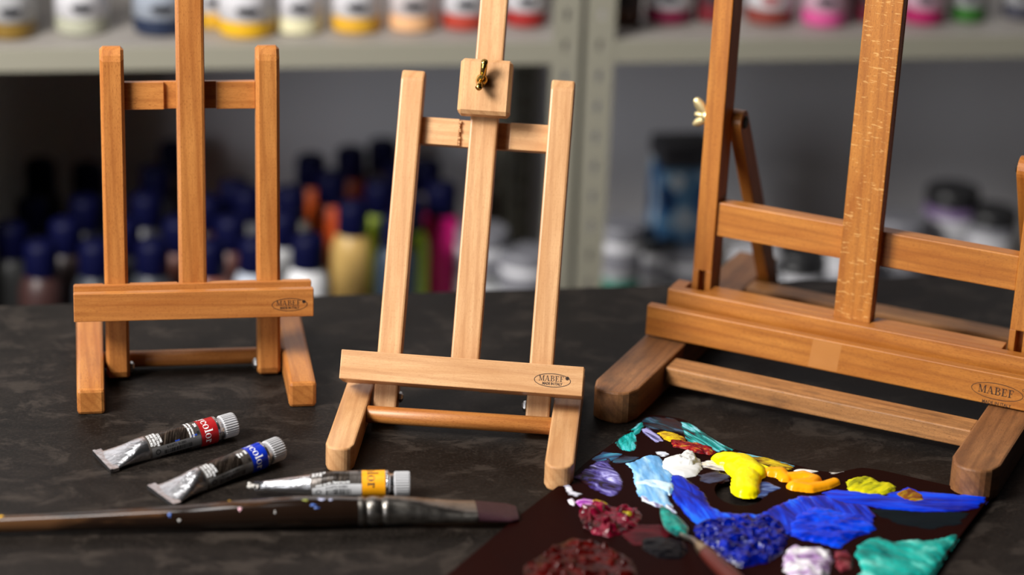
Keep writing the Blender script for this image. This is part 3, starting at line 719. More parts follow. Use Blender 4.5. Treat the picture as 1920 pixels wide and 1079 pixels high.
# crust of dried paint at the squeezed tail
mb = MB(); rnd = random.Random(3)
for i in range(26):
    c = Vector((-.75+rnd.random()*1.0, (rnd.random()-.5)*.32, (rnd.random()-.5)*.30)); b = bmesh.new()
    bmesh.ops.create_icosphere(b, subdivisions=1, radius=.09+.07*rnd.random())
    for v in b.verts: v.co *= .8+.5*rnd.random()
    mb.bm(b, 0, False, T(*(c.x*dy+c.y*sy_+Vector((0, 0, c.z+.80)))))
mb.build('dried_crust', plain('dried_paint_crust', (.42, .40, .37), .6), ty)

# ------------------------------------------------------------------ the flat brush
def lacquer():
    m, nt, b = newmat('worn_brown_lacquer'); n = noise(nt, coords(nt, (11, 55, 55), False), 1, 3, .5, .4)
    L(nt, mix(nt, ramp_out(nt, n, .50, .60), (.010, .005, .003), (.060, .027, .011)), b.inputs['Base Color']); b.inputs['Roughness'].default_value = .16
    b.inputs['Coat Weight'].default_value = .4; b.inputs['Coat Roughness'].default_value = .1; return m
def bristle_m():
    m, nt, b = newmat('dark_bristles'); n = noise(nt, coords(nt, (40, 1500, 900), False), 1, 2)
    L(nt, mix(nt, n, (.010, .003, .005), (.045, .012, .019)), b.inputs['Base Color']); b.inputs['Roughness'].default_value = .42; bump(nt, b, n, .6, .0008); return m
def ferrule_m():
    m, nt, b = newmat('stained_nickel'); n = noise(nt, coords(nt, (60, 90, 90), False), 1, 5, .65)
    L(nt, mix(nt, ramp_out(nt, n, .35, .7), (.16, .145, .13), (.42, .39, .35)), b.inputs['Base Color']); b.inputs['Metallic'].default_value = 1
    rr = N(nt, 'ShaderNodeMapRange'); rr.inputs['To Min'].default_value = .18; rr.inputs['To Max'].default_value = .5; L(nt, n, rr.inputs['Value']); L(nt, rr.outputs[0], b.inputs['Roughness']); return m
pf = at(671, 959, 1.03); pe = at(893, 956, .95); pl = at(0, 984, .70)
xd = (pf-pl); xd.z = 0; xd.normalize(); yd = Vector((0, 0, 1)).cross(xd)
tbx = empty('flat_brush', (pf.x, pf.y, 0), math.atan2(xd.y, xd.x)); tag(tbx, 'large flat brush with dark lacquered handle and maroon bristles', 'paint brush')
Lh = (pf-pl).dot(xd); Lf = (pe-pf).dot(xd)
HP = [(-Lh-9, .30, .62), (-Lh-8.6, .48, .62), (-Lh-4, .52, .66), (-Lh, .57, .70), (-Lh*.75, .66, .78), (-Lh*.5, .80, .90), (-Lh*.30, .98, 1.02), (-Lh*.16, 1.06, 1.07), (-Lh*.06, 1.02, 1.05), (0, .96, 1.03)]
def prof_at(x):
    for (a, ra, za), (b, rb, zb_) in zip(HP, HP[1:]):
        if a <= x <= b:
            s_ = (x-a)/(b-a); s_ = s_*s_*(3-2*s_) if x > -Lh*.5 else s_
            return ra+(rb-ra)*s_, za+(zb_-za)*s_
    return HP[-1][1:]
def hs(x, th, off=0):
    r_, z_ = prof_at(x); return (x, -(r_+off)*math.sin(th), z_+(r_+off)*math.cos(th))
mb = MB(); n = 40; xs = [HP[0][0]+(0-HP[0][0])*i/120 for i in range(121)]
vs = [hs(x, 2*math.pi*k/n) for x in xs for k in range(n)]
mb.add(vs, [(i*n+k, (i+1)*n+k, (i+1)*n+(k+1) % n, i*n+(k+1) % n) for i in range(120) for k in range(n)], 0, True)
mb.add(vs[:n], [tuple(range(n))]); mb.add(vs[-n:], [tuple(range(n-1, -1, -1))])
def speck(px, py, rx, rt, m, th=None):
    # nearest handle point to the pixel
    p = at(px, py, 1.2); x = (p-Vector((pf.x, pf.y, 0))).dot(xd); r_, z_ = prof_at(x)
    best = min(((abs((CAM-P_).cross(ray(px, py)).length), a) for a in [i*.04-.9 for i in range(70)] for P_ in [Vector((pf.x, pf.y, 0))+xd*x+yd*hs(x, a)[1]+Vector((0, 0, hs(x, a)[2]))]), key=lambda q: q[0])
    th = best[1]; vs = []; k = 14
    for ring, off in ((1.0, .004), (.6, .035), (.0, .05)):
        for i in range(k):
            a = 2*math.pi*i/k; q = ring*(1+.25*math.sin(3*a+px)); vs.append(hs(x+rx*q*math.cos(a), th+rt*q*math.sin(a)/r_, off))
    mb.add(vs, [(j*k+i, j*k+(i+1) % k, (j+1)*k+(i+1) % k, (j+1)*k+i) for j in range(2) for i in range(k)], m, True)
for s_ in ((449, 955, .11, .13, 1), (570, 939, .20, .10, 2), (589, 933, .2, .08, 3), (600, 937, .25, .12, 4), (585, 948, .20, .08, 5), (592, 953, .18, .06, 5), (617, 938, .12, .1, 4), (318, 966, .10, .14, 5), (336, 977, .10, .10, 6), (2, 969, .16, .12, 7), (430, 940, .1, .07, 7), (515, 961, .05, .12, 6), (257, 955, .22, .05, 8)): speck(*s_)
mb.build('handle', [lacquer(), plain('fleck_pink', (.75, .42, .48), .4), plain('fleck_olive', (.22, .24, .03), .5), plain('fleck_teal', (.03, .42, .30), .4), plain('fleck_lavender', (.40, .42, .58), .4),
                    plain('fleck_blue', (.06, .14, .45), .4), plain('fleck_white', (.5, .48, .46), .4), plain('fleck_yellow', (.75, .40, .01), .4), plain('fleck_plum', (.10, .03, .05), .4)], tbx)
def sweep(mb, stations, n=40, m=0, close=True):
    """stations: (x, half width y, half height z, z centre, squareness)"""
    vs = []
    for x, a, b_, zc, e in stations:
        for k in range(n):
            th = 2*math.pi*k/n; c, s_ = math.cos(th), math.sin(th)
            vs.append((x, a*math.copysign(abs(c)**e, c), zc+b_*math.copysign(abs(s_)**e, s_)))
    mb.add(vs, [(i*n+k, (i+1)*n+k, (i+1)*n+(k+1) % n, i*n+(k+1) % n) for i in range(len(stations)-1) for k in range(n)], m, True)
    if close: mb.add(vs[:n], [tuple(range(n-1, -1, -1))], m); mb.add(vs[-n:], [tuple(range(n))], m)
st = []
for i in range(61):
    u = i/60; x = u*Lf; rr = .98; k = max(0, (u-.25)/.75); k = k*k*(3-2*k)
    gr = 0
    for g in (.07, .20): gr -= .10*math.exp(-((u-g)/.016)**2)
    for g in (.035, .135, .25): gr += .03*math.exp(-((u-g)/.02)**2)
    a = rr+gr+(1.30-rr)*k; b_ = rr+gr+(.44-rr)*k
    st.append((x-.02, a, b_, 1.03+(.80-1.03)*k, 1-.25*k))
mb = MB(); sweep(mb, st); mb.build('ferrule', ferrule_m(), tbx)
mb = MB(); st = []
for i in range(22):
    u = i/21; st.append((Lf-.1+u*2.95, 1.24+.12*math.sin(u*2.2)-.62*max(0, u-.80)**1.2/.2**1.2*.5, .40*(1-u*.62)+.03, .80-.25*u, .70+.1*u))
sweep(mb, st); mb.build('bristles', bristle_m(), tbx)

# ------------------------------------------------------------------ the palette
PZ = .45
def catmull(pts, k=6):
    out = []; n = len(pts)
    for i in range(n-1):
        p0, p1, p2, p3 = pts[max(0, i-1)], pts[i], pts[i+1], pts[min(n-1, i+2)]
        for j in range(k):
            t_ = j/k; out.append(.5*((2*p1)+(p2-p0)*t_+(2*p0-5*p1+4*p2-p3)*t_*t_+(3*p1-p0-3*p2+p3)*t_**3))
    out.append(pts[-1]); return out
EDGE = [(842, 1076), (967, 973), (1059, 902), (1106, 862), (1150, 831), (1185, 804), (1200, 791), (1210, 783), (1225, 779), (1255, 782), (1290, 791), (1340, 824), (1370, 840), (1400, 849), (1440, 859), (1490, 872), (1540, 884), (1575, 885), (1600, 880), (1620, 878), (1650, 882),
        (1700, 893), (1780, 911), (1835, 922), (1851, 929), (1850, 940), (1804, 1000), (1752, 1072)]
ep = [at(x, y, PZ) for x, y in EDGE]; ep = [Vector((p.x, p.y)) for p in ep]
ep = catmull(ep)
dl = (ep[0]-ep[6]).normalized(); dr = (ep[-1]-ep[-7]).normalized()
outer = [ep[0]+dl*13]+ep+[ep[-1]+dr*10]
pc = Vector((16.0, 152.0))
pal = empty('paint_palette', (pc.x, pc.y, 0)); tag(pal, 'dark brown wooden palette covered in wet coloured paint dabs', 'palette')
outer = [p-pc for p in outer]
hc_ = at(1386, 921, PZ); hcx, hcy = hc_.x-pc.x, hc_.y-pc.y
hole = [Vector((hcx+1.75*math.cos(2*math.pi*i/48), hcy-.12+2.25*math.sin(2*math.pi*i/48))) for i in range(48)]
tri = geometry.tessellate_polygon([[Vector((p.x, p.y, 0)) for p in outer], [Vector((p.x, p.y, 0)) for p in hole]])
allp = outer+hole; no = len(outer)
mb = MB()
mb.add([(p.x, p.y, PZ) for p in allp], [f if (allp[f[1]]-allp[f[0]]).cross(allp[f[2]]-allp[f[0]]) > 0 else f[::-1] for f in tri])
mb.add([(p.x, p.y, .02) for p in allp], [f[::-1] if (allp[f[1]]-allp[f[0]]).cross(allp[f[2]]-allp[f[0]]) > 0 else f for f in tri])
for loop in (outer, hole):
    n = len(loop); mb.add([(p.x, p.y, PZ) for p in loop]+[(p.x, p.y, .02) for p in loop], [(i, (i+1) % n, n+(i+1) % n, n+i) for i in range(n)])
def pal_m():
    m, nt, b = newmat('stained_palette_wood'); n = noise(nt, coords(nt, (20, 9, 20), False), 1, 4, .6, .6); n2 = noise(nt, coords(nt, (300, 300, 300), False), 1, 3)
    L(nt, mix(nt, n, (.0055, .0009, .0008), (.0125, .0016, .0011)), b.inputs['Base Color'])
    rr = N(nt, 'ShaderNodeMapRange'); rr.inputs['To Min'].default_value = .38; rr.inputs['To Max'].default_value = .52; L(nt, n, rr.inputs['Value']); L(nt, rr.outputs[0], b.inputs['Roughness'])
    b.inputs['Specular IOR Level'].default_value = .02
    bump(nt, b, n2, .1, .0004); return m
mb.build('board', pal_m(), pal)

_rng = np.random.RandomState(11); _lat = _rng.rand(64, 64)
def vnoise(x, y):
    xi, yi = np.floor(x).astype(int), np.floor(y).astype(int); fx, fy = x-xi, y-yi
    fx = fx*fx*(3-2*fx); fy = fy*fy*(3-2*fy)
    g = lambda a, b: _lat[a % 64, b % 64]
    return (g(xi, yi)*(1-fx)+g(xi+1, yi)*fx)*(1-fy)+(g(xi, yi+1)*(1-fx)+g(xi+1, yi+1)*fx)*fy
def fbm(x, y, o=4):
    s_, a = 0, .5
    for i in range(o): s_ = s_+a*vnoise(x, y); x = x*2.03+17.1; y = y*2.03+5.3; a *= .5
    return s_
def poly_sd(P, X, Y):
    n = len(P); d = np.full(X.shape, 1e9); ins = np.zeros(X.shape, bool)
    for i in range(n):
        ax, ay = P[i]; bx, by = P[(i+1) % n]; ex, ey = bx-ax, by-ay
        t_ = np.clip(((X-ax)*ex+(Y-ay)*ey)/(ex*ex+ey*ey+1e-12), 0, 1)
        d = np.minimum(d, np.hypot(X-ax-t_*ex, Y-ay-t_*ey))
        c = ((ay > Y) != (by > Y)) & (X < (bx-ax)*(Y-ay)/(by-ay+1e-12)+ax); ins ^= c
    return np.where(ins, d, -d)
def paint_m(name, cols, ang, stretch, scale, rough, contrast=(.35, .65), coat=.3, spec=.12, feather=False):
    m, nt, b = newmat(name)
    tc = N(nt, 'ShaderNodeTexCoord'); mp0 = N(nt, 'ShaderNodeMapping'); mp0.inputs['Rotation'].default_value = (0, 0, -ang)
    L(nt, tc.outputs['Object'], mp0.inputs['Vector'])
    mp = N(nt, 'ShaderNodeMapping'); mp.inputs['Scale'].default_value = (scale/stretch, scale, scale); L(nt, mp0.outputs[0], mp.inputs['Vector'])
    v = noise(nt, mp.outputs[0], 1, 4, .55, .8)
    k = len(cols); lo, hi = contrast
    r = ramp(nt, [(lo+(hi-lo)*i/max(1, k-1), c) for i, c in enumerate(cols)]); L(nt, v, r.inputs[0])
    colr = r.outputs[0]
    if feather:                     # thin paint: brush streaks let the bare board show towards the film's edge
        at_ = N(nt, 'ShaderNodeAttribute', attribute_name='cover')
        st = noise(nt, mp.outputs[0], 1.7, 3, .6)
        su = N(nt, 'ShaderNodeMath', operation='MULTIPLY_ADD'); L(nt, st, su.inputs[0]); su.inputs[1].default_value = 1.6; L(nt, at_.outputs['Fac'], su.inputs[2])
        colr = mix(nt, ramp_out(nt, su.outputs[0], .78, 1.12), (.009, .0013, .001), colr)
    L(nt, colr, b.inputs['Base Color']); b.inputs['Roughness'].default_value = rough; b.inputs['Coat Weight'].default_value = coat*.4; b.inputs['Coat Roughness'].default_value = .12; b.inputs['Specular IOR Level'].default_value = spec
    return m
def px_poly(pts): return [((at(x, y, PZ+.02)-Vector((pc.x, pc.y, 0))).x, (at(x, y, PZ+.02)-Vector((pc.x, pc.y, 0))).y) for x, y in pts]
_pi = [0]
def dab(label, pts, cols, h=.12, rough=.04, edge=.25, ang=0.0, stretch=3.0, fscale=2.2, tex=120, gloss=.22, wob=.18, cell=.075, contrast=(.35, .65), caps=None, coat=.0, ridge=0.0, wfreq=2.0, spec=.09, peaks=0.0, feather=None):
    """paint laid on the board: outline (pixels projected on the board) raised to height h with ridges along ang"""
    _pi[0] += 1; sd = _pi[0]*7.3
    P = px_poly(pts); A = np.array(P)
    if feather is None: feather = .5 if h <= .105 and caps is None else 0
    grow = .14 if feather else 0
    x0, y0 = A.min(0)-.4; x1, y1 = A.max(0)+.4
    nx, ny = int((x1-x0)/cell)+1, int((y1-y0)/cell)+1
    X, Y = np.meshgrid(np.linspace(x0, x1, nx), np.linspace(y0, y1, ny))
    a = ang; u = X*math.cos(a)+Y*math.sin(a); v = -X*math.sin(a)+Y*math.cos(a)
    if caps is not None:
        # union of round strokes: list of polylines with radii
        hmap = np.full(X.shape, -.2); d = np.full(X.shape, -1.0)
        for pl_ in caps:
            Q = px_poly([(q[0], q[1]) for q in pl_]); rad = [q[2] for q in pl_]
            if len(Q) == 1: Q = Q*2; rad = rad*2
            for i in range(len(Q)-1):
                (ax, ay), (bx, by) = Q[i], Q[i+1]; ex, ey = bx-ax, by-ay
                t_ = np.clip(((X-ax)*ex+(Y-ay)*ey)/(ex*ex+ey*ey+1e-9), 0, 1); dd = np.hypot(X-ax-t_*ex, Y-ay-t_*ey); rr = rad[i]+(rad[i+1]-rad[i])*t_
                rr = rr*(1+wob*(fbm(X*wfreq+sd, Y*wfreq)-.47))
                d = np.maximum(d, rr-dd); z = np.sqrt(np.maximum(rr*rr-dd*dd, 0))*h
                hmap = np.maximum(hmap, np.where(dd < rr, z, -.1*(dd-rr)-.01))
        Z = hmap
    else:
        d = poly_sd(P, X, Y)+wob*(fbm(X*wfreq+sd, Y*wfreq+sd, 4)-.47)*2+.55*wob*(fbm((X*math.cos(ang)+Y*math.sin(ang))*1.6/stretch+sd, (-X*math.sin(ang)+Y*math.cos(ang))*6+sd, 3)-.44)*2
        d = np.minimum(d+grow, poly_sd([(p.x, p.y) for p in outer], X, Y)-.02)      # nothing hangs past the board
        Z = h*(1-np.exp(-np.maximum(d, 0)/edge*1.6))
    nz = fbm(u*fscale/stretch+sd, v*fscale+sd*.7, 4)-.47
    if ridge: nz = nz+ridge*(np.abs(vnoise(u*fscale*.9+sd, v*fscale*.9)-.5)*-2+.5)
    Z = Z+rough*nz*2*np.clip(d/.22, 0, 1)
    if peaks: Z = Z+peaks*np.clip(vnoise(u*2.3+sd, v*2.3+sd)-.55, 0, 1)*2.2*np.clip(d/.25, 0, 1)*(.7+.6*fbm(u*5, v*5+sd, 2))
    Z = np.where(d > 0, np.maximum(Z, .006*np.clip(d/.05, 0, 1)), -.05-np.clip(-d, 0, .3)*.2)
    # keep inside the board's outline
    ok = d > -.16
    idx = -np.ones(X.shape, int); f = []
    okc = ok[:-1, :-1] & ok[1:, :-1] & ok[:-1, 1:] & ok[1:, 1:]
    jj, ii = np.nonzero(okc)
    used = np.zeros(X.shape, bool)
    for dj, di in ((0, 0), (1, 0), (0, 1), (1, 1)): used[jj+dj, ii+di] = True
    idx[used] = np.arange(used.sum())
    V = np.stack([X[used], Y[used], PZ+np.maximum(Z[used], -.25)], 1)
    Fc = np.stack([idx[jj, ii], idx[jj, ii+1], idx[jj+1, ii+1], idx[jj+1, ii]], 1)
    m = MB(); m.v = [tuple(q) for q in V.tolist()]; m.f = [tuple(q) for q in Fc.tolist()]; m.m = [0]*len(m.f); m.sm = [True]*len(m.f)
    o = m.build('paint_dab', paint_m('oil_paint', cols, ang, stretch, tex, gloss, contrast, coat, spec, feather > 0), pal)
    if feather > 0:
        ca = o.data.attributes.new('cover', 'FLOAT', 'POINT'); ca.data.foreach_set('value', np.clip(d[used]/feather, 0, 1).astype(np.float32))
    o['label'] = label
    return o
TEAL, TEAL_D, CYAN, BLUE, ULTRA, SKY, WHITE, VIOL, LAV, YEL, ORG, CRIM, MAR, BLK = (.002, .28, .25), (.004, .09, .10), (.16, .52, .60), (.004, .045, .55), (.002, .012, .27), (.14, .36, .66), (.82, .82, .80), (.06, .045, .22), (.40, .38, .72), (.86, .76, .003), (.90, .36, .006), (.24, .004, .024), (.055, .003, .005), (.010, .009, .011)
WN = (.022, .005, .006)
def dirpx(a, b):
    p, q = px_poly([a, b]); return math.atan2(q[1]-p[1], q[0]-p[0])
dab('teal and pale cyan smear along the notched edge', [(1278, 792), (1292, 793), (1312, 807), (1340, 826), (1360, 837), (1372, 843), (1345, 847), (1315, 839), (1290, 826), (1283, 812)], [WN, TEAL_D, TEAL, CYAN, (.30, .62, .70)], .05, .03, ang=dirpx((1285, 800), (1350, 840)), stretch=5, tex=160, wob=.12)
dab('slate and dark teal smear at the palette corner', [(1202, 793), (1212, 785), (1228, 782), (1262, 786), (1286, 799), (1280, 812), (1262, 809), (1240, 806), (1215, 803)], [WN, (.012, .014, .022), (.010, .05, .07), (.07, .09, .17), (.004, .16, .16)], .04, .03, ang=dirpx((1200, 790), (1280, 810)), stretch=4, tex=150)
dab('teal brush mark on the palette left edge', [(1154, 831), (1168, 819), (1186, 811), (1191, 826), (1190, 840), (1183, 846), (1168, 844)], [TEAL_D, TEAL, (.03, .45, .45), CYAN], .05, .04, ang=dirpx((1180, 812), (1183, 846)), stretch=4, tex=200, wob=.1)
dab('small teal mark near the corner', [(1186, 806), (1203, 793), (1205, 800), (1196, 812), (1190, 815)], [TEAL_D, TEAL, CYAN], .05, .03, ang=1.0, tex=160, wob=.08)
dab('violet grey streak beside the yellow strip', [(1203, 806), (1212, 803), (1228, 813), (1240, 826), (1230, 828), (1215, 816)], [WN, (.05, .045, .13), LAV], .04, .03, ang=dirpx((1205, 804), (1236, 826)), stretch=5, tex=160)
dab('crimson ridge running to the yellow blob', [(1252, 824), (1280, 828), (1310, 833), (1335, 840), (1342, 848), (1330, 854), (1300, 848), (1262, 838)], [(.05, .003, .006), (.16, .004, .008), (.30, .02, .02), (.40, .25, .01)], .20, .14, ang=dirpx((1255, 828), (1335, 848)), stretch=2.2, fscale=4, tex=260, contrast=(.36, .68))
dab('ochre yellow ridge at the top of the palette', [(1233, 813), (1248, 809), (1270, 815), (1286, 822), (1286, 829), (1266, 831), (1245, 824)], [(.20, .06, .01), (.50, .32, .01), (.70, .48, .01)], .16, .10, ang=dirpx((1235, 814), (1285, 826)), stretch=2, fscale=4, tex=260)
dab('ultramarine paint swept across the middle of the board', [(1252, 893), (1280, 893), (1296, 908), (1318, 925), (1330, 950), (1352, 962), (1385, 965), (1420, 968), (1452, 952), (1500, 932), (1545, 930), (1575, 942), (1625, 950), (1640, 972), (1620, 992), (1560, 1008), (1500, 1010), (1480, 1002), (1440, 1010), (1380, 1012), (1335, 1005), (1310, 985), (1285, 962), (1262, 935)], [(.001, .006, .16), (.001, .014, .34), (.001, .038, .60), (.01, .13, .80)], .10, .07, ang=dirpx((1265, 900), (1340, 990)), stretch=5, fscale=3, tex=110, cell=.085)
dab('light blue paint smeared under the white', [(1174, 870), (1190, 866), (1212, 854), (1238, 857), (1246, 874), (1262, 893), (1258, 905), (1266, 912), (1262, 926), (1252, 930), (1262, 948), (1246, 956), (1232, 948), (1210, 940), (1195, 925), (1187, 900), (1186, 881)], [(.10, .30, .55), SKY, (.28, .52, .74), (.45, .64, .76)], .16, .07, ang=dirpx((1200, 870), (1240, 940)), stretch=4, fscale=3, tex=90, gloss=.36)
dab('pale blue ridge pushed up by the knife', [(1190, 905), (1225, 900), (1262, 910), (1266, 916), (1255, 928), (1225, 920), (1200, 915)], [(.34, .56, .68), (.50, .68, .78), (.60, .74, .80)], .22, .08, ang=dirpx((1195, 908), (1260, 918)), stretch=2, fscale=3, tex=120, gloss=.4)
dab('lavender white knife drag below the light blue', [(1196, 925), (1222, 922), (1246, 932), (1262, 950), (1268, 962), (1250, 958), (1228, 950), (1205, 940)], [(.16, .13, .24), (.40, .42, .58), (.66, .72, .80), (.75, .78, .82)], .13, .08, ang=dirpx((1215, 925), (1250, 955)), stretch=6, fscale=4, tex=260)
dab('smooth white paint skirt around the white heap', [(1235, 874), (1246, 860), (1268, 853), (1292, 853), (1312, 862), (1318, 880), (1306, 893), (1282, 897), (1254, 889), (1240, 883)], [(.62, .62, .60), (.74, .74, .72)], .26, .05, .5, tex=100, gloss=.42, wob=.12, coat=.1)
dab('chunky white paint heap', [(1258, 864), (1270, 857), (1288, 855), (1304, 860), (1310, 870), (1302, 879), (1280, 879), (1262, 874)], [(.52, .515, .49), (.70, .695, .67)], .42, .42, .5, stretch=1.4, fscale=1.7, ridge=.7, tex=100, gloss=.5, cell=.06, wob=.2, coat=.05)
dab('white and orange streak between white and yellow', [(1318, 868), (1335, 864), (1352, 866), (1368, 876), (1360, 883), (1338, 880), (1322, 876)], [(.03, .03, .08), (.60, .55, .50), (.78, .76, .72), (.70, .40, .05)], .05, .04, ang=dirpx((1320, 870), (1365, 880)), stretch=5, tex=220)
dab('white fleck left of the white heap', [(1231, 848), (1248, 848), (1254, 853), (1244, 856), (1234, 852)], [(.5, .55, .7), WHITE], .06, .03, tex=160, wob=.08)
dab('ochre film along the far edge right of the yellow', [(1405, 858), (1432, 858), (1462, 867), (1486, 877), (1478, 881), (1450, 876), (1425, 870), (1410, 866)], [(.10, .03, .004), (.38, .25, .01), (.62, .46, .01)], .08, .06, ang=dirpx((1405, 858), (1485, 878)), stretch=3, fscale=4, tex=240)
dab('thick glossy yellow blob dripping over the thumb hole', [(1330, 836), (1440, 836), (1445, 945), (1335, 945)], [(.88, .70, .003), YEL], .62, .06, fscale=1.2, stretch=1.2, tex=60, gloss=.22, wob=.22, wfreq=1.2, coat=.5,
    caps=[[(1364, 865, 1.05), (1390, 872, 1.15), (1412, 888, 1.05)], [(1352, 862, .75), (1372, 866, .9)], [(1402, 893, 1.05), (1399, 908, .98), (1399, 921, .95)], [(1385, 862, .5), (1440, 880, .25)], [(1374, 880, .7), (1395, 898, .75)]])
dab('glossy orange paint squeezed in a curl', [(1420, 866), (1590, 866), (1590, 930), (1420, 930)], [(.90, .33, .004), ORG], .80, .02, fscale=1.2, tex=60, gloss=.22, wob=.1, coat=.5,
    caps=[[(1430, 887, .3), (1446, 888, .58), (1462, 890, .64), (1474, 899, .50)], [(1470, 900, .4), (1482, 897, .55), (1506, 897, .66), (1526, 902, .60), (1518, 909, .60), (1494, 912, .62)], [(1490, 914, .60), (1518, 918, .56), (1548, 912, .48), (1564, 906, .46)]])
dab('pale cyan film along the far edge behind the yellow', [(1386, 849), (1420, 856), (1460, 865), (1488, 874), (1466, 872), (1430, 864), (1398, 857)], [TEAL_D, (.10, .30, .38), CYAN, (.35, .60, .68)], .04, .03, ang=dirpx((1386, 849), (1488, 874)), stretch=5, tex=160, wob=.10)
dab('small white peak on the far edge', [(1487, 883), (1498, 880), (1512, 880), (1536, 884), (1520, 887), (1496, 887)], [(.62, .58, .45), WHITE], .14, .08, tex=160, wob=.08)
dab('white crumb on the far edge', [(1557, 886), (1566, 885), (1580, 884), (1570, 888), (1560, 888)], [(.6, .5, .4), WHITE], .06, .03, wob=.06)
dab('bright blue paint band toward the right corner', [(1546, 926), (1560, 920), (1600, 921), (1660, 930), (1690, 922), (1702, 914), (1722, 922), (1765, 926), (1800, 930), (1842, 927), (1848, 936), (1832, 953), (1800, 960), (1745, 961), (1690, 957), (1640, 953), (1600, 946), (1562, 943)], [(.001, .010, .26), (.001, .030, .56), (.002, .065, .76)], .09, .05, ang=dirpx((1560, 930), (1800, 945)), stretch=5, fscale=2.4, tex=90)
dab('lime yellow scraped patch', [(1584, 904), (1598, 897), (1622, 894), (1640, 899), (1650, 905), (1668, 904), (1680, 913), (1676, 921), (1660, 928), (1622, 928), (1592, 922)], [(.16, .17, .005), (.48, .46, .006), (.66, .58, .006)], .17, .07, ang=dirpx((1600, 920), (1640, 896)), stretch=3, fscale=4, tex=170, gloss=.35)
dab('brown and ochre dab right of the lime patch', [(1673, 929), (1690, 921), (1704, 916), (1718, 921), (1730, 929), (1734, 940), (1716, 945), (1694, 939)], [(.10, .02, .003), (.22, .07, .006), (.40, .28, .01)], .16, .07, ang=.6, stretch=2, fscale=3, tex=160)
dab('dark green black film under the bright blue band', [(1638, 958), (1680, 956), (1740, 963), (1795, 957), (1815, 963), (1800, 982), (1742, 992), (1692, 983), (1655, 970)], [(.002, .004, .006), (.003, .008, .011)], .03, .015, ang=0, tex=60, gloss=.55, coat=0, spec=.04)
dab('heaped ultramarine paint with rough peaks', [(1301, 987), (1325, 976), (1362, 979), (1400, 969), (1440, 971), (1468, 984), (1479, 1008), (1470, 1035), (1440, 1055), (1392, 1066), (1355, 1046), (1326, 1021), (1305, 1006)], [(.0002, .0015, .05), (.0004, .004, .14), (.001, .014, .34)], .35, .30, .5, stretch=1.1, fscale=2.0, ridge=.35, tex=130, gloss=.18, cell=.06, spec=.32)
dab('bright blue paint mound right of the rough heap', [(1476, 988), (1496, 966), (1520, 950), (1545, 948), (1572, 962), (1618, 966), (1646, 994), (1622, 1003), (1600, 1010), (1576, 1028), (1545, 1022), (1508, 1013), (1482, 1005)], [(.0006, .008, .22), (.001, .030, .54), (.002, .07, .76)], .22, .15, .5, ang=dirpx((1490, 990), (1640, 985)), stretch=2, fscale=2, ridge=.2, tex=80, gloss=.25)
dab('turquoise paint slab at the right edge', [(1606, 1024), (1622, 1013), (1648, 1008), (1672, 1019), (1705, 1013), (1750, 1014), (1778, 1006), (1797, 1001), (1790, 1018), (1764, 1052), (1745, 1082), (1700, 1100), (1600, 1100), (1615, 1070), (1604, 1042)], [(.002, .045, .05), (.002, .20, .17), (.008, .35, .29), (.16, .55, .47)], .22, .12, .4, ang=dirpx((1620, 1020), (1700, 1060)), stretch=2.2, fscale=1.8, ridge=.2, tex=60, gloss=.28, contrast=(.25, .68))
dab('white heap tinged with purple near the bottom', [(1468, 1048), (1478, 1031), (1493, 1023), (1505, 1032), (1540, 1031), (1558, 1038), (1563, 1050), (1553, 1078), (1536, 1095), (1490, 1092), (1470, 1070)], [(.10, .04, .12), (.36, .22, .42), (.58, .54, .60), (.74, .73, .72)], .48, .26, .6, stretch=1.3, fscale=1.5, ridge=.3, tex=90, gloss=.3, contrast=(.3, .62))
dab('dull red dab beside the white and purple heap', [(1566, 1036), (1588, 1034), (1600, 1048), (1597, 1066), (1578, 1074), (1566, 1062)], [MAR, (.16, .02, .03), (.30, .10, .10)], .26, .10, stretch=1.4, fscale=2, tex=90, gloss=.25)
dab('lavender and violet smear at the left edge', [(1076, 896), (1096, 883), (1120, 869), (1144, 858), (1142, 872), (1152, 882), (1166, 902), (1160, 924), (1142, 930), (1118, 920), (1098, 906)], [WN, (.012, .004, .016), (.045, .03, .17), (.12, .10, .33), LAV, (.60, .62, .82)], .10, .07, ang=dirpx((1085, 895), (1150, 915)), stretch=2.5, fscale=2.6, tex=130, contrast=(.32, .70))
dab('lavender patch beside the violet smear', [(1133, 884), (1148, 887), (1165, 901), (1152, 903), (1138, 895)], [VIOL, (.26, .26, .52), LAV], .08, .03, ang=.3, tex=120, wob=.08)
dab('dim cyan stroke on the left edge', [(1112, 862), (1132, 849), (1164, 852), (1152, 862), (1128, 868)], [(.015, .02, .06), (.02, .10, .20), (.05, .25, .36)], .05, .03, ang=dirpx((1112, 862), (1160, 852)), stretch=5, tex=160, wob=.1)
dab('crimson heap with magenta and yellow flecks', [(1086, 968), (1092, 952), (1110, 946), (1146, 950), (1170, 954), (1196, 952), (1204, 966), (1196, 986), (1178, 1001), (1142, 1008), (1112, 1001), (1092, 986)], [(.012, .0006, .002), (.085, .0014, .008), (.22, .005, .03)], .22, .16, .5, peaks=.5, stretch=1.2, fscale=1.7, ridge=.2, tex=110, gloss=.18, cell=.06, spec=.35)
dab('magenta violet dab above the crimson heap', [(1079, 941), (1094, 934), (1114, 938), (1120, 948), (1098, 953), (1086, 950)], [(.14, .02, .20), (.34, .06, .36), (.65, .40, .65)], .16, .08, tex=150, fscale=3, wob=.1)
dab('white touch beside the magenta dab', [(1063, 938), (1074, 934), (1080, 942), (1076, 949), (1068, 945)], [(.55, .45, .6), WHITE], .12, .05, wob=.08)
dab('thin white flick at the palette edge', [(1056, 904), (1063, 903), (1072, 922), (1090, 927), (1080, 930), (1068, 926)], [(.3, .3, .4), (.75, .75, .8)], .05, .02, wob=.10)
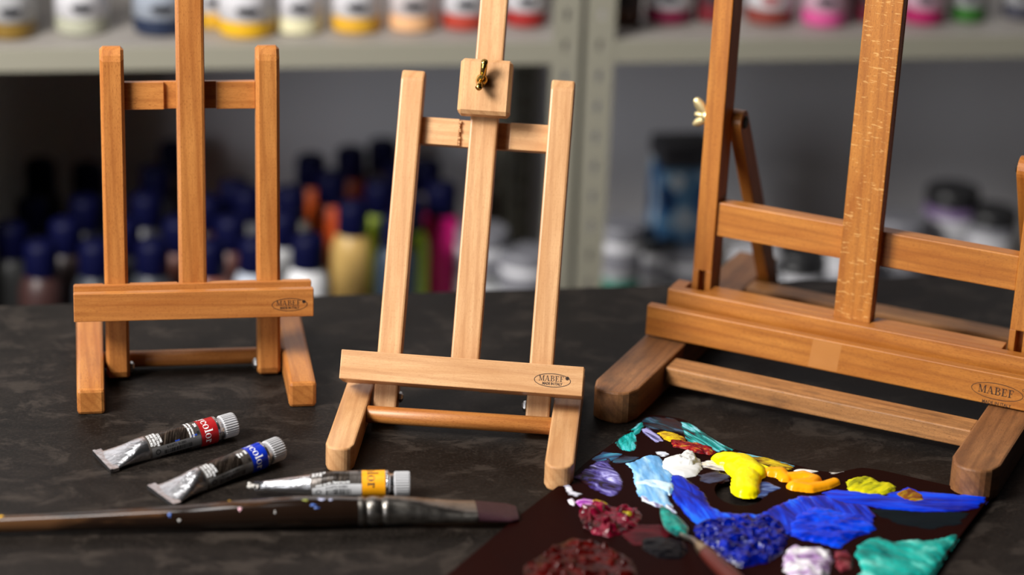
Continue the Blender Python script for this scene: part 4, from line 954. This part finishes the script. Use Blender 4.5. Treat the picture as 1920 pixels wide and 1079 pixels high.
dab('yellow streak on the crimson heap', [(1108, 940), (1124, 941), (1142, 950), (1138, 955), (1120, 949)], [(.25, .08, .01), (.52, .40, .01)], .30, .12, fscale=4, tex=220, wob=.1)
dab('olive yellow flecks right of the crimson heap', [(1150, 966), (1170, 962), (1192, 966), (1188, 973), (1165, 972)], [(.10, .04, .01), (.40, .34, .01)], .40, .22, fscale=4, tex=220, wob=.22)
dab('dark wine paint with glossy peaks at the bottom', [(986, 1062), (1012, 1045), (1044, 1024), (1074, 1010), (1112, 1015), (1150, 1032), (1180, 1048), (1192, 1075), (1182, 1105), (985, 1110)], [(.016, .0008, .0006), (.034, .0014, .0010), (.060, .0026, .0020)], .05, .05, .6, stretch=1.2, fscale=1.6, peaks=.40, tex=90, feather=1.1, gloss=.16, cell=.07, spec=.12)
dab('wine red smear around the knife', [(1165, 1000), (1200, 985), (1235, 985), (1262, 1000), (1240, 1020), (1190, 1022)], [(.028, .003, .005), (.09, .005, .010)], .05, .04, stretch=3, tex=90, gloss=.35)
dab('black paint dab left of the knife', [(1202, 1012), (1236, 1006), (1280, 1014), (1292, 1034), (1276, 1050), (1232, 1048), (1206, 1031)], [(.002, .002, .003), (.006, .005, .006)], .20, .10, .5, stretch=1.5, fscale=1.6, tex=60, gloss=.28)
dab('dark slate veil left of the thumb hole', [(1312, 892), (1345, 886), (1372, 892), (1352, 902), (1330, 906), (1316, 902)], [(.006, .006, .012), (.02, .024, .05), (.05, .06, .11)], .03, .02, ang=.3, stretch=4, tex=120, wob=.2, spec=.2)
dab('dim indigo veil above the violet smear', [(1150, 862), (1172, 855), (1196, 858), (1180, 866), (1160, 870)], [(.010, .004, .010), (.02, .03, .06), (.02, .09, .14)], .03, .02, ang=.3, stretch=4, tex=120, wob=.2)
dab('blue grey film right of the thumb hole', [(1418, 905), (1438, 904), (1460, 915), (1446, 922), (1432, 930), (1424, 928)], [(.01, .015, .06), (.03, .06, .20), (.15, .22, .40)], .04, .03, ang=.2, stretch=4, tex=140, wob=.1)

# ------------------------------------------------------------------ the painting knife
kt = at(1240, 945, PZ+.55); kn = at(1279, 1007, PZ+.40)
kx = Vector((kn.x-kt.x, kn.y-kt.y, 0)); kl = kx.length; kx.normalize()
kf = empty('palette_knife', (kn.x, kn.y, 0), math.atan2(kx.y, kx.x)); tag(kf, 'palette knife with teal paint on its blade lying on the palette', 'palette knife')
zk = PZ+.42
bl_o = []; nb = 16
for i in range(nb+1):
    u = i/nb; w = .80*math.sin(math.pi*min(1, u*.62+.02))**.9*(1 if u < .78 else 1-.55*(u-.78)/.22); bl_o.append((-kl*(1-u), max(.03, w)))
pts = [(x, -w) for x, w in bl_o]+[(x, w) for x, w in bl_o[::-1]]
blade = MB().prism(pts, zk-.03, zk+.03, 'z', 0).build('blade', plain('knife_steel', (.45, .44, .43), .3, 1), kf)
# paint carried on the blade
m = MB(); n1, n2 = 30, 14; vs = []
for i in range(n1+1):
    u = .08+.9*i/n1; k = u*nb; a = int(min(nb-1, k)); fr_ = k-a; x = bl_o[a][0]*(1-fr_)+bl_o[a+1][0]*fr_; w = (bl_o[a][1]*(1-fr_)+bl_o[a+1][1]*fr_)*.97
    for j in range(n2+1):
        s_ = j/n2*2-1; hh = .16*(1-s_**4)*min(1, 8*(1-u+.02))*min(1, 5*(u-.05))
        nz = float(fbm(np.array([x*3.0+9]), np.array([s_*w*3+4]))[0])-.47
        vs.append((x, s_*w, zk+.034+max(0.0, hh*(1+1.6*nz))))
m.add(vs, [(i*(n2+1)+j, (i+1)*(n2+1)+j, (i+1)*(n2+1)+j+1, i*(n2+1)+j+1) for i in range(n1) for j in range(n2)], 0, True)
m.build('paint_film', paint_m('teal_oil', [(.003, .05, .05), (.004, .16, .13), (.02, .36, .29)], 0, 1.5, 120, .22), blade)
def tube_path(mb, P, rad, n=16, m=0):
    vs = []
    for i, p in enumerate(P):
        d_ = (P[min(i+1, len(P)-1)]-P[max(i-1, 0)]).normalized(); s_ = d_.cross(Vector((0, 0, 1))).normalized() if abs(d_.z) < .95 else Vector((0, 1, 0)); q = s_.cross(d_)
        for k in range(n):
            a = 2*math.pi*k/n; vs.append(p+s_*rad[i]*math.cos(a)+q*rad[i]*math.sin(a))
    mb.add(vs, [(i*n+k, i*n+(k+1) % n, (i+1)*n+(k+1) % n, (i+1)*n+k) for i in range(len(P)-1) for k in range(n)], m, True)
    mb.add(vs[:n], [tuple(range(n-1, -1, -1))], m); mb.add(vs[-n:], [tuple(range(n))], m)
iv = kf.rotation_euler.to_matrix().to_4x4().inverted()
def kl_(px, py, z):
    p = at(px, py, z)-Vector((kn.x, kn.y, 0)); return iv @ p
A = [Vector((-.25, 0, zk)), kl_(1286, 1008, zk+.25), kl_(1298, 1012, zk+.9), kl_(1308, 1021, zk+1.15), kl_(1313, 1026, zk+1.2)]
A = catmull(A, 5); mb = MB(); tube_path(mb, A, [.16]*len(A)); mb.build('neck', plain('neck_steel', (.40, .37, .33), .35, 1), kf)
h0, h1, h2 = kl_(1310, 1023, zk+1.2), kl_(1322, 1036, zk+1.2), kl_(1400, 1110, zk+.75)
B_ = [h0, h0.lerp(h1, .3), h0.lerp(h1, .7), h1]; mb = MB(); tube_path(mb, B_, [.30, .36, .40, .42], 24); mb.build('ferrule', plain('knife_brass', (.42, .33, .22), .38, 1), kf)
Hd = [h1.lerp(h2, i/14) for i in range(15)]; far = h2+(h2-h1).normalized()*4.5; far.z = PZ+.56; Hd += [h2.lerp(far, i/6) for i in range(1, 7)]
rr = [.42, .46, .50, .52, .54, .55, .56, .57, .57, .57, .57, .56, .56, .56, .55, .55, .54, .53, .51, .46, .30]
mb = MB(); tube_path(mb, Hd, rr, 24)
def handle_m():
    m, nt, b = newmat('stained_red_handle'); n = noise(nt, coords(nt, (30, 60, 60), False), 1, 3, .5, .5)
    L(nt, mix(nt, ramp_out(nt, n, .52, .58), (.075, .014, .010), (.010, .016, .022)), b.inputs['Base Color']); b.inputs['Roughness'].default_value = .3; return m
mb.build('handle', handle_m(), kf)

# ------------------------------------------------------------------ light
def area(name, loc, target, size, power, color=(1, 1, 1), size_y=None):
    ld = bpy.data.lights.new(name, 'AREA'); ld.energy = power; ld.color = color; ld.size = size
    if size_y: ld.shape = 'RECTANGLE'; ld.size_y = size_y
    o = bpy.data.objects.new(name, ld); col.objects.link(o); o.location = loc
    o.rotation_euler = (Vector(target)-Vector(loc)).to_track_quat('-Z', 'Y').to_euler(); return o
area('window_light', (-1.15, .95, 1.95), (0.05, 1.80, .85), .60, 60, (1, .965, .92))
area('ceiling_lamp', (-.62, 1.42, 2.45), (-.1, 1.65, .75), .55, 9, (1, .98, .96))
area('front_fill', (-2.1, -1.0, 1.50), (0.1, 2.6, .75), 1.3, 38, (.93, .95, 1.0))  # added soft fill from behind the camera, brightens the wall under the shelf
w = bpy.data.worlds.new('world'); sc.world = w; w.use_nodes = True
w.node_tree.nodes['Background'].inputs[0].default_value = (.55, .60, .70, 1); w.node_tree.nodes['Background'].inputs[1].default_value = .005
sc.view_settings.view_transform = 'Standard'; sc.view_settings.look = 'None'; sc.view_settings.exposure = 0; sc.view_settings.gamma = 1; sc.view_settings.use_curve_mapping = False
sc.cycles.use_denoising = True
sc.cycles.max_bounces = 8
